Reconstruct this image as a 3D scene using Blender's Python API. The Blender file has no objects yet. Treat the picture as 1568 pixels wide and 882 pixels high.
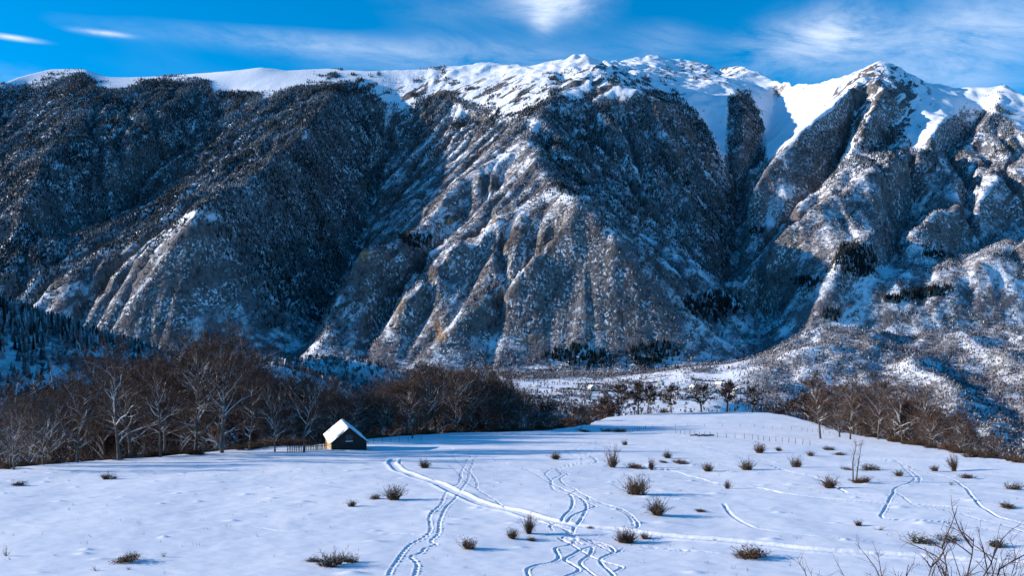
import bpy, math, random
import numpy as np
from mathutils import Vector, Matrix, kdtree

# ------------------------------------------------------------------ camera, sky, sun, exposure
FPX, CX, HZ = 1358.0, 784.0, 500.0          # focal length and principal point, in photograph pixels
S = bpy.context.scene
COL = S.collection
cam_data = bpy.data.cameras.new("camera")
cam_data.sensor_width = 36.0
cam_data.lens = FPX / 1568.0 * 36.0
cam_data.shift_y = (HZ - 441.0) / 1568.0
cam_data.clip_start, cam_data.clip_end = 0.1, 60000.0
cam = bpy.data.objects.new("camera", cam_data)
cam.location = (0, 0, 0)
cam.rotation_euler = (math.radians(90), 0, 0)
COL.objects.link(cam)
S.camera = cam

SUN_EL, SUN_AZ = math.radians(16.0), math.radians(-88.0)      # azimuth from +Y, clockwise: sun low on the left
sun_dir = Vector((math.sin(SUN_AZ) * math.cos(SUN_EL), math.cos(SUN_AZ) * math.cos(SUN_EL), math.sin(SUN_EL)))
sun_data = bpy.data.lights.new("sun", 'SUN')
sun_data.energy = 5.0
sun_data.angle = math.radians(0.5)
sun_data.color = (1.0, 0.89, 0.79)
sun = bpy.data.objects.new("sun", sun_data)
sun.rotation_euler = sun_dir.to_track_quat('Z', 'Y').to_euler()
COL.objects.link(sun)

world = bpy.data.worlds.new("World")
S.world = world
world.use_nodes = True


def build_world():
    nt = world.node_tree
    N, L = nt.nodes, nt.links
    N.clear()
    out = N.new("ShaderNodeOutputWorld")
    bg = N.new("ShaderNodeBackground")
    bg.inputs[1].default_value = 0.145
    sky = N.new("ShaderNodeTexSky")
    sky.sky_type = 'NISHITA'
    sky.sun_disc = False
    sky.sun_elevation = SUN_EL
    sky.sun_rotation = SUN_AZ
    sky.altitude = 1500.0
    sky.air_density = 1.2
    sky.dust_density = 0.0
    sky.ozone_density = 10.0
    hs = N.new("ShaderNodeHueSaturation")
    hs.inputs["Hue"].default_value = 0.485
    hs.inputs["Saturation"].default_value = 1.2
    L.new(sky.outputs[0], hs.inputs["Color"])
    # cirrus: streaked noise over the sky directions, thicker in a few places
    tc = N.new("ShaderNodeTexCoord")
    sep = N.new("ShaderNodeSeparateXYZ")
    L.new(tc.outputs["Generated"], sep.inputs[0])

    def math_(op, a, b=None, c=None):
        m = N.new("ShaderNodeMath")
        m.operation = op
        for i, v in enumerate((a, b, c)):
            if v is None:
                continue
            if isinstance(v, (int, float)):
                m.inputs[i].default_value = v
            else:
                L.new(v, m.inputs[i])
        return m.outputs[0]
    az = math_('ARCTAN2', sep.outputs[0], sep.outputs[1])
    el = math_('ARCSINE', sep.outputs[2])
    comb = N.new("ShaderNodeCombineXYZ")
    L.new(math_('MULTIPLY', az, 1.0), comb.inputs[0])
    L.new(math_('ADD', math_('MULTIPLY', el, 3.2), math_('MULTIPLY', az, 0.35)), comb.inputs[1])
    n1 = N.new("ShaderNodeTexNoise")
    n1.inputs["Scale"].default_value = 6.5
    n1.inputs["Detail"].default_value = 9.0
    n1.inputs["Roughness"].default_value = 0.68
    n1.inputs["Distortion"].default_value = 0.6
    L.new(comb.outputs[0], n1.inputs["Vector"])
    n2 = N.new("ShaderNodeTexNoise")
    n2.inputs["Scale"].default_value = 1.7
    n2.inputs["Detail"].default_value = 3.0
    L.new(comb.outputs[0], n2.inputs["Vector"])
    base = math_('MULTIPLY', math_('SUBTRACT', n2.outputs[0], 0.50), 1.0)
    # thicker banks: (azimuth, elevation, half widths, amount)
    tot = base
    for px, py, wx, wy, amt in ((850, 2, 70, 24, 1.05), (832, 30, 20, 18, .75), (480, 66, 260, 16, .42), (1235, 66, 100, 42, .8), (1490, 78, 120, 50, .85), (1290, 42, 42, 26, .6),
                                (158, 50, 28, 3.2, 1.2), (18, 57, 30, 3.2, 1.2), (700, 96, 200, 22, .3), (1020, 60, 60, 30, .22), (0, 110, 50, 15, .25), (1480, 15, 80, 30, .2)):
        a0 = math.atan2(px - CX, FPX)
        e0 = math.atan2(HZ - py, math.hypot(FPX, px - CX))
        dx = math_('MULTIPLY', math_('SUBTRACT', az, a0), FPX / wx)
        dy = math_('MULTIPLY', math_('SUBTRACT', el, e0), FPX / wy)
        r2 = math_('ADD', math_('MULTIPLY', dx, dx), math_('MULTIPLY', dy, dy))
        tot = math_('ADD', tot, math_('MULTIPLY', math_('EXPONENT', math_('MULTIPLY', r2, -1.0)), amt))
    cl = math_('MULTIPLY', math_('SUBTRACT', n1.outputs[0], 0.33), 2.4)
    cl = N_clamp = math_('MAXIMUM', cl, 0.0)
    tot = math_('MAXIMUM', tot, 0.0)
    fac = math_('MINIMUM', math_('MULTIPLY', cl, tot), 0.8)
    mix = N.new("ShaderNodeMix")
    mix.data_type = 'RGBA'
    L.new(fac, mix.inputs[0])
    L.new(hs.outputs[0], mix.inputs[6])
    mix.inputs[7].default_value = (5.2, 5.7, 6.6, 1)
    L.new(mix.outputs[2], bg.inputs[0])
    L.new(bg.outputs[0], out.inputs[0])


build_world()
S.view_settings.view_transform = 'Standard'
S.view_settings.look = 'None'
S.view_settings.gamma = 1.0
S.view_settings.exposure = 0.52
S.cycles.use_denoising = True
S.cycles.max_bounces = 5
S.cycles.diffuse_bounces = 2
S.render.engine = 'CYCLES'

rng = np.random.default_rng(7)
random.seed(7)

# ------------------------------------------------------------------ small numeric helpers
_perm = np.random.default_rng(11).permutation(512).astype(np.int64)
_ga = np.random.default_rng(12).uniform(0, 2 * math.pi, 512)
_gx, _gy = np.cos(_ga), np.sin(_ga)


def noise2(x, y, seed=0):
    xi, yi = np.floor(x).astype(np.int64), np.floor(y).astype(np.int64)
    xf, yf = x - xi, y - yi
    u, v = xf * xf * xf * (xf * (xf * 6 - 15) + 10), yf * yf * yf * (yf * (yf * 6 - 15) + 10)

    def g(i, j, fx, fy):
        h = _perm[(_perm[(i + seed * 37) & 511] + j) & 511]
        return _gx[h] * fx + _gy[h] * fy
    a, b = g(xi, yi, xf, yf), g(xi + 1, yi, xf - 1, yf)
    c, d = g(xi, yi + 1, xf, yf - 1), g(xi + 1, yi + 1, xf - 1, yf - 1)
    return (a + (b - a) * u + (c + (d - c) * u - a - (b - a) * u) * v) * 1.5


def fbm(x, y, octs=5, gain=0.5, seed=0, ridged=False):
    t, a, s = 0.0, 1.0, 0.0
    for o in range(octs):
        n = noise2(x, y, seed + o)
        if ridged:
            n = 1 - 2 * np.abs(n)
        t = t + a * n
        s += a
        a *= gain
        x, y = x * 2.03 + 17.1, y * 2.03 + 5.7
    return t / s


def sstep(a, b, x):
    t = np.clip((x - a) / (b - a), 0, 1)
    return t * t * (3 - 2 * t)


def bil(Z, gx, gy):
    ny, nx = Z.shape
    gx, gy = np.clip(gx, 0, nx - 1.001), np.clip(gy, 0, ny - 1.001)
    i, j = gx.astype(int), gy.astype(int)
    u, v = gx - i, gy - j
    return (Z[j, i] * (1 - u) + Z[j, i + 1] * u) * (1 - v) + (Z[j + 1, i] * (1 - u) + Z[j + 1, i + 1] * u) * v


# ------------------------------------------------------------------ objects and materials
def tag(o, label=None, cat=None, group=None, kind=None):
    for k, v in (("label", label), ("category", cat), ("group", group), ("kind", kind)):
        if v:
            o[k] = v
    return o


def empty(name, loc, rz=0.0, scale=(1, 1, 1)):
    o = bpy.data.objects.new(name, None)
    o.empty_display_size = 0.2
    o.location, o.rotation_euler, o.scale = loc, (0, 0, rz), scale
    COL.objects.link(o)
    return o


def link(name, me, parent=None, loc=None, rot=None):
    o = bpy.data.objects.new(name, me)
    if loc is not None:
        o.location = loc
    if rot is not None:
        o.rotation_euler = rot
    o.parent = parent
    COL.objects.link(o)
    return o


def np_mesh(name, V, F, mats, attrs=None, smooth=True, mat_idx=None):
    """V (n,3), F (m,k) arrays -> mesh"""
    V = np.ascontiguousarray(V, np.float32)
    F = np.ascontiguousarray(F, np.int32)
    me = bpy.data.meshes.new(name)
    me.vertices.add(len(V))
    me.vertices.foreach_set("co", V.ravel())
    k = F.shape[1]
    me.loops.add(F.size)
    me.loops.foreach_set("vertex_index", F.ravel())
    me.polygons.add(len(F))
    me.polygons.foreach_set("loop_start", np.arange(0, F.size, k, dtype=np.int32))
    me.polygons.foreach_set("use_smooth", np.full(len(F), smooth, bool))
    if mat_idx is not None:
        me.polygons.foreach_set("material_index", np.ascontiguousarray(mat_idx, np.int32))
    for m in (mats if isinstance(mats, (list, tuple)) else [mats]):
        me.materials.append(m)
    for an, av in (attrs or {}).items():
        a = me.attributes.new(an, 'FLOAT', 'POINT')
        a.data.foreach_set("value", np.ascontiguousarray(av, np.float32).ravel())
    me.update(calc_edges=True)
    return me


def grid_faces(ny, nx):
    idx = np.arange(ny * nx).reshape(ny, nx)
    return np.stack([idx[:-1, :-1].ravel(), idx[:-1, 1:].ravel(), idx[1:, 1:].ravel(), idx[1:, :-1].ravel()], 1)


class MB:
    """collects polygons for one mesh"""

    def __init__(self):
        self.v, self.f, self.mi, self.m = [], [], [], 0

    def quad(self, *p):
        b = len(self.v)
        self.v += [tuple(q) for q in p]
        self.f.append(tuple(range(b, b + len(p))))
        self.mi.append(self.m)

    def box(self, lo, hi):
        x0, y0, z0 = lo
        x1, y1, z1 = hi
        b = len(self.v)
        self.v += [(x0, y0, z0), (x1, y0, z0), (x1, y1, z0), (x0, y1, z0), (x0, y0, z1), (x1, y0, z1), (x1, y1, z1), (x0, y1, z1)]
        for f in ((3, 2, 1, 0), (4, 5, 6, 7), (0, 1, 5, 4), (1, 2, 6, 5), (2, 3, 7, 6), (3, 0, 4, 7)):
            self.f.append(tuple(b + i for i in f))
            self.mi.append(self.m)

    def prism(self, pts, vec):
        """extrude a planar polygon along vec"""
        b, n = len(self.v), len(pts)
        vec = Vector(vec)
        self.v += [tuple(p) for p in pts] + [tuple(Vector(p) + vec) for p in pts]
        self.f.append(tuple(range(b + n - 1, b - 1, -1)))
        self.f.append(tuple(range(b + n, b + 2 * n)))
        self.mi += [self.m, self.m]
        for i in range(n):
            j = (i + 1) % n
            self.f.append((b + i, b + j, b + n + j, b + n + i))
            self.mi.append(self.m)

    def tube(self, pts, radii, n=5):
        b = len(self.v)
        m = len(pts)
        up = Vector((0.31, 0.87, 0.11))
        for k in range(m):
            d = (pts[min(k + 1, m - 1)] - pts[max(k - 1, 0)])
            if d.length < 1e-6:
                d = Vector((0, 0, 1))
            d.normalize()
            a = d.cross(up)
            if a.length < 1e-3:
                a = d.cross(Vector((1, 0, 0)))
            a.normalize()
            c = d.cross(a)
            for i in range(n):
                t = 2 * math.pi * i / n
                self.v.append(tuple(pts[k] + (a * math.cos(t) + c * math.sin(t)) * radii[k]))
        for k in range(m - 1):
            for i in range(n):
                j = (i + 1) % n
                self.f.append((b + k * n + i, b + k * n + j, b + (k + 1) * n + j, b + (k + 1) * n + i))
                self.mi.append(self.m)

    def spike(self, p, q, w):
        """a thin twig: one tapering sliver triangle"""
        d = (q - p)
        a = d.cross(Vector((random.uniform(-1, 1), random.uniform(-1, 1), random.uniform(-1, 1))))
        if a.length < 1e-6:
            a = Vector((1, 0, 0))
        a = a.normalized() * w * 0.5
        b = len(self.v)
        self.v += [tuple(p - a), tuple(p + a), tuple(q)]
        self.f.append((b, b + 1, b + 2))
        self.mi.append(self.m)

    def mesh(self, name, mats, smooth=False):
        me = bpy.data.meshes.new(name)
        me.from_pydata(self.v, [], self.f)
        for m in (mats if isinstance(mats, (list, tuple)) else [mats]):
            me.materials.append(m)
        me.polygons.foreach_set("material_index", np.array(self.mi, np.int32))
        if smooth:
            me.polygons.foreach_set("use_smooth", np.ones(len(me.polygons), bool))
        me.update()
        return me


class NT:
    """short-hand for a material's node tree"""

    def __init__(self, name, rough=0.8, spec=0.3):
        self.mat = bpy.data.materials.new(name)
        self.mat.use_nodes = True
        self.t = self.mat.node_tree
        self.b = self.t.nodes["Principled BSDF"]
        self.b.inputs["Roughness"].default_value = rough
        self.b.inputs["Specular IOR Level"].default_value = spec

    def n(self, typ, **kw):
        o = self.t.nodes.new(typ)
        for k, v in kw.items():
            setattr(o, k, v)
        return o

    def l(self, a, b):
        self.t.links.new(a, b)

    def put(self, v, sock):
        if isinstance(v, (int, float)):
            sock.default_value = v
        elif isinstance(v, (tuple, list)):
            sock.default_value = tuple(v) + ((1.0,) if len(v) == 3 and len(sock.default_value) == 4 else ())
        else:
            self.l(v, sock)

    def m(self, op, a, b=None, clamp=False):
        o = self.n("ShaderNodeMath", operation=op, use_clamp=clamp)
        self.put(a, o.inputs[0])
        if b is not None:
            self.put(b, o.inputs[1])
        return o.outputs[0]

    def pos(self):
        return self.n("ShaderNodeNewGeometry").outputs["Position"]

    def obj(self):
        return self.n("ShaderNodeTexCoord").outputs["Object"]

    def scale(self, vec, s):
        o = self.n("ShaderNodeMapping")
        self.l(vec, o.inputs[0])
        o.inputs["Scale"].default_value = s
        return o.outputs[0]

    def noise(self, vec, scale, detail=4.0, rough=0.55, dist=0.0):
        o = self.n("ShaderNodeTexNoise")
        self.l(vec, o.inputs["Vector"])
        o.inputs["Scale"].default_value = scale
        o.inputs["Detail"].default_value = detail
        o.inputs["Roughness"].default_value = rough
        o.inputs["Distortion"].default_value = dist
        return o.outputs[0]

    def ramp(self, v, a, b):
        o = self.n("ShaderNodeMapRange", interpolation_type='SMOOTHSTEP')
        self.put(v, o.inputs[0])
        o.inputs[1].default_value, o.inputs[2].default_value = a, b
        return o.outputs[0]

    def mix(self, f, a, b):
        o = self.n("ShaderNodeMix", data_type='RGBA')
        self.put(f, o.inputs[0])
        self.put(a, o.inputs[6])
        self.put(b, o.inputs[7])
        return o.outputs[2]

    def attr(self, name):
        return self.n("ShaderNodeAttribute", attribute_name=name).outputs["Fac"]

    def nz(self):
        s = self.n("ShaderNodeSeparateXYZ")
        self.l(self.n("ShaderNodeNewGeometry").outputs["Normal"], s.inputs[0])
        return s.outputs[2]

    def rnd(self):
        return self.n("ShaderNodeObjectInfo").outputs["Random"]

    def color(self, c):
        self.put(c, self.b.inputs["Base Color"])

    def bump(self, h, dist, strength=1.0):
        o = self.n("ShaderNodeBump")
        o.inputs["Strength"].default_value = strength
        o.inputs["Distance"].default_value = dist
        self.l(h, o.inputs["Height"])
        self.l(o.outputs[0], self.b.inputs["Normal"])


SNOW = (0.83, 0.86, 0.91)


def mat_snow():
    k = NT("meadow_snow", 0.65, 0.25)
    p = k.pos()
    wind = k.noise(k.scale(p, (0.35, 1.0, 1.0)), 0.55, 5, 0.6)
    fine = k.noise(p, 9.0, 4, 0.65)
    tus = k.noise(p, 1.3, 2, 0.5)
    col = k.mix(k.ramp(k.noise(p, 0.05, 3), 0.35, 0.7), (0.80, 0.83, 0.90), (0.85, 0.87, 0.92))
    grass = k.m('MULTIPLY', k.ramp(tus, 0.70, 0.76), k.ramp(fine, 0.50, 0.62))
    col = k.mix(k.m('MULTIPLY', grass, 0.55), col, (0.22, 0.17, 0.13))
    k.color(col)
    h = k.m('ADD', k.m('MULTIPLY', wind, 1.0), k.m('MULTIPLY', fine, 0.10))
    k.bump(h, 0.12, 0.75)
    return k.mat


def mat_mountain():
    k = NT("mountain_ground", 0.85, 0.1)
    p = k.pos()
    big = k.noise(p, 0.012, 6, 0.6)
    mid = k.noise(k.scale(p, (1, 1, 0.6)), 0.075, 4, 0.6)
    fine = k.noise(k.scale(p, (1, 1, 0.5)), 0.16, 4, 0.6)
    nz = k.nz()
    forest, rock, tan = k.attr("forest"), k.attr("rock"), k.attr("tan")
    rockc = k.mix(k.ramp(mid, 0.35, 0.65), (0.045, 0.042, 0.045), (0.17, 0.150, 0.138))
    rockc = k.mix(tan, rockc, k.mix(k.ramp(fine, .4, .6), (0.42, 0.27, 0.15), (0.2, 0.12, 0.07)))
    scrub = k.mix(k.ramp(fine, 0.3, 0.7), (0.036, 0.032, 0.040), (0.105, 0.088, 0.094))
    # bare scrub and litter showing through the snow in the wooded belt
    mp = k.n("ShaderNodeMapping")
    k.l(p, mp.inputs[0])
    mp.inputs["Rotation"].default_value = (0, 0.78, 0)
    streak = k.noise(k.scale(mp.outputs[0], (0.4, 0.55, 1.7)), 0.016, 4, 0.62, 0.4)
    s1 = k.m('ADD', k.m('MULTIPLY', mid, 0.22), k.m('MULTIPLY', streak, 0.45))
    s1 = k.m('ADD', s1, k.m('MULTIPLY', big, 0.45))
    bare = k.m('MULTIPLY', k.ramp(s1, 0.475, 0.615), forest)
    col = k.mix(k.m('MULTIPLY', bare, 0.9), SNOW, scrub)
    # rock where it is steep or where the ridge is blown bare: streaks running down to the left
    steep = k.m('SUBTRACT', 1.0, k.ramp(k.m('ADD', nz, k.m('MULTIPLY', k.m('SUBTRACT', streak, 0.5), 0.9)), 0.50, 0.60))
    r = k.m('MAXIMUM', k.m('MULTIPLY', k.ramp(rock, .15, .6), k.ramp(k.m('ADD', streak, k.m('MULTIPLY', k.m('SUBTRACT', rock, 1.0), .12)), 0.505, 0.54)), k.m('MULTIPLY', steep, k.ramp(fine, 0.36, 0.5)))
    col = k.mix(k.m('MULTIPLY', r, 0.95), col, rockc)
    col = k.mix(k.m('MULTIPLY', tan, k.ramp(k.m('ADD', mid, k.m('MULTIPLY', tan, .5)), 0.75, 0.85)), col, rockc)
    k.color(col)
    k.bump(k.m('MULTIPLY', k.m('ADD', k.m('MULTIPLY', mid, 1.0), k.m('MULTIPLY', fine, 0.35)), k.m('ADD', .18, k.m('MULTIPLY', .82, k.m('MAXIMUM', forest, rock)))), 9.0, 0.5)
    return k.mat


def mat_attr_tree(name, dark, dark2, snow, rough=0.9):
    k = NT(name, rough, 0.1)
    fr, tone = k.attr("frost"), k.attr("tone")
    k.color(k.mix(fr, k.mix(tone, dark, dark2), snow))
    return k.mat


def mat_bark(name, c1, c2, snow=0.8, lo=0.25, hi=0.6):
    k = NT(name, 0.9, 0.1)
    p = k.obj()
    n = k.noise(k.scale(p, (1, 1, 0.25)), 6.0, 4, 0.6)
    c = k.mix(k.ramp(n, 0.3, 0.7), c1, c2)
    s = k.m('MULTIPLY', k.ramp(k.nz(), lo, hi), k.ramp(k.noise(k.pos(), 1.4, 3), 0.36, 0.56))
    k.color(k.mix(k.m('MULTIPLY', s, snow), c, SNOW))
    return k.mat


def mat_plain(name, c1, c2, scale=3.0, rough=0.9, rnd=0.0, c3=None):
    k = NT(name, rough, 0.1)
    c = k.mix(k.ramp(k.noise(k.pos(), scale, 3), 0.3, 0.7), c1, c2)
    if c3:
        c = k.mix(k.m('MULTIPLY', k.rnd(), rnd), c, c3)
    k.color(c)
    return k.mat


M = {}
M['snow'] = mat_snow()
M['mountain'] = mat_mountain()
M['conifer'] = mat_attr_tree("far_conifer", (0.007, 0.012, 0.015), (0.020, 0.028, 0.028), (0.58, 0.65, 0.73))
M['hardwood'] = mat_attr_tree("far_hardwood", (0.042, 0.036, 0.042), (0.125, 0.100, 0.105), (0.70, 0.73, 0.78))
M['bark'] = mat_bark("beech_bark", (0.035, 0.030, 0.027), (0.13, 0.115, 0.10), 0.5, 0.0, 0.5)
M['limb'] = mat_bark("beech_limb", (0.16, 0.145, 0.13), (0.42, 0.39, 0.36), 0.9, -0.2, 0.4)
M['branch'] = mat_bark("beech_branch", (0.07, 0.055, 0.048), (0.19, 0.16, 0.14), 0.8, 0.0, 0.5)
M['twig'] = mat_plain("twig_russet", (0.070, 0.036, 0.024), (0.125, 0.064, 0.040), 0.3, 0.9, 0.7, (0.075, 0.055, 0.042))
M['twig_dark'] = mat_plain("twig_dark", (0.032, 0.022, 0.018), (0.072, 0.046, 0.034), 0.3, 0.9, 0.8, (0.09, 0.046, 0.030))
M['bush_stem'] = mat_plain("bush_stem", (0.045, 0.028, 0.022), (0.12, 0.075, 0.05), 2.0, 0.9, 0.5, (0.10, 0.08, 0.05))
M['thorn'] = mat_plain("thorn_bark", (0.030, 0.020, 0.020), (0.085, 0.055, 0.050), 6.0)
M['leaf_brown'] = mat_plain("dead_leaf", (0.06, 0.03, 0.018), (0.15, 0.075, 0.04), 4.0)
M['leaf_green'] = mat_plain("winter_leaf", (0.020, 0.030, 0.014), (0.06, 0.068, 0.03), 4.0)
M['needle'] = mat_plain("juniper", (0.012, 0.02, 0.012), (0.04, 0.055, 0.025), 4.0)

# ------------------------------------------------------------------ lie of the land
PROF_D = np.array([-60, 0, 10, 20, 30, 45, 58, 75, 90, 105, 130, 157, 200, 255, 300, 420, 700], float)
PROF_PY = {45: 882, 58: 819, 75: 767, 90: 741, 105: 723, 130: 703, 157: 688, 200: 673, 255: 662, 300: 655, 420: 641}
PROF_Z = np.array([4.0, -1.7, -5.2, -8.0, -10.2] + [-(PROF_PY[d] - HZ) / FPX * d for d in (45, 58, 75, 90, 105, 130, 157, 200, 255, 300, 420)] + [-66.0])
RIM_PX = np.array([-600, -300, 0, 160, 320, 480, 560, 700, 800, 880, 930, 1000, 1080, 1180, 1240, 1290, 1350, 1400, 1470, 1568, 1800, 2200], float)
RIM_D = np.array([70, 85, 106, 127, 146, 170, 200, 245, 258, 300, 380, 415, 430, 420, 350, 250, 200, 172, 142, 118, 100, 80], float)


def smooth_interp(x, xp, fp):
    # piecewise cubic (Catmull-Rom tangents)
    x = np.clip(x, xp[0], xp[-1])
    i = np.clip(np.searchsorted(xp, x) - 1, 0, len(xp) - 2)
    m = np.gradient(fp, xp)
    h = xp[i + 1] - xp[i]
    t = (x - xp[i]) / h
    return ((1 + 2 * t) * (1 - t) ** 2) * fp[i] + t * (1 - t) ** 2 * h * m[i] + t * t * (3 - 2 * t) * fp[i + 1] + t * t * (t - 1) * h * m[i + 1]


def meadow_z(x, y):
    x, y = np.asarray(x, float), np.asarray(y, float)
    z = smooth_interp(y, PROF_D, PROF_Z)
    z = z + sstep(30, 60, y) * (0.55 * fbm(x / 33, y / 33, 3, .5, 3) + 0.12 * fbm(x / 7, y / 9, 3, .5, 5)) + sstep(30, 45, y) * 0.028 * fbm(x / 1.5, y / 1.1, 2, .5, 6)
    z = z + 3.0 * np.exp(-((x - 92) / 75) ** 2 - ((y - 425) / 70) ** 2)
    yy = np.maximum(y, 5.0)
    px = CX + FPX * x / yy
    over = np.maximum(y - np.interp(px, RIM_PX, RIM_D), 0.0)
    z = z - 0.30 * over * over / (over + 22.0)
    return z


VAL_D = np.array([0, 400, 700, 1000, 1300, 1500, 1750, 2050, 2400], float)
VAL_Z = np.array([-130, -122, -112, -114, -116, -116, -113, -110, -100], float)


def hill(x, y, cx, cy, rx, ry, h, rot=0.0, p=1.0):
    c, s = math.cos(rot), math.sin(rot)
    u, v = ((x - cx) * c + (y - cy) * s) / rx, (-(x - cx) * s + (y - cy) * c) / ry
    return h * np.exp(-((u * u + v * v) ** p))


def valley_z(x, y):
    x, y = np.asarray(x, float), np.asarray(y, float)
    z = np.interp(y, VAL_D, VAL_Z) + 5 * fbm(x / 260, y / 260, 4, .5, 21)
    # wooded shoulder on the left, climbing out of the picture
    z = z + hill(x, y, -1100, 850, 655, 330, 300) + hill(x, y, -800, 900, 120, 300, 100)  # second term: unseen narrow ridge, added to cast shade over the shoulder
    # snowy knolls behind the tree belt
    z = z + hill(x, y, -205, 640, 75, 90, 46) + hill(x, y, -140, 690, 70, 80, 24)
    z = z + hill(x, y, -190, 1050, 110, 120, 44)
    # right: the floor lies lower and the slopes reach farther down
    rt = sstep(0.22, 0.36, x / np.maximum(y, 300)) * sstep(700, 1000, y)
    z = z + rt * np.interp(y, [900, 1250, 1650, 2050], [-60, -70, -12, 84]) + rt * 40 * fbm((x * .86 - y * .5) / 190, (x * .5 + y * .86) / 380, 4, .55, 26, True) * sstep(1200, 1500, y)
    z = z + hill(x, y, 430, 1900, 130, 120, 26)
    # flatter, terraced fields
    w = sstep(1150, 1300, y)
    z = z + w * 2.5 * np.round(2 * fbm(x / 180, y / 70, 2, .5, 33)) * 0.5
    return z


# ------------------------------------------------------------------ the mountain
B_D, B_Z, B_S = 2050.0, -112.0, 0.60      # foot of the slope, its height, its mean steepness


def base_z(y):
    return B_Z + B_S * (y - B_D)


def spot(px, py, off):
    t = (HZ - py) / FPX
    d = (B_S * B_D - B_Z - off) / (B_S - t)
    return (px - CX) / FPX * d, d, off


SKY = [(-260, 170, 0), (-60, 140, 0), (0, 129, 0), (30, 117, 0), (80, 105, 0), (130, 105, 0), (165, 118, -30), (200, 118, -60), (250, 116, -60), (300, 112, -30),
       (350, 108, 0), (400, 102, 20), (440, 107, 0), (500, 104, 0), (560, 108, 0), (640, 107, 0), (700, 105, 10), (750, 98, 30), (800, 103, 40), (840, 97, 60), (870, 90, 85), (898, 84, 105)]
SKY2 = [(898, 100, -120), (935, 96, -170), (960, 92, -210), (1012, 86, -230), (1050, 93, -260), (1100, 106, -260), (1135, 102, -230), (1160, 113, -220), (1185, 124, -200), (1220, 128, -120),
        (1250, 131, -50), (1290, 124, 40), (1320, 112, 90), (1348, 101, 130), (1375, 110, 120), (1400, 122, 100), (1430, 133, 80), (1475, 139, 60), (1510, 136, 80), (1540, 131, 100),
        (1568, 150, 100), (1640, 185, 80), (1800, 200, 60)]
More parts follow.
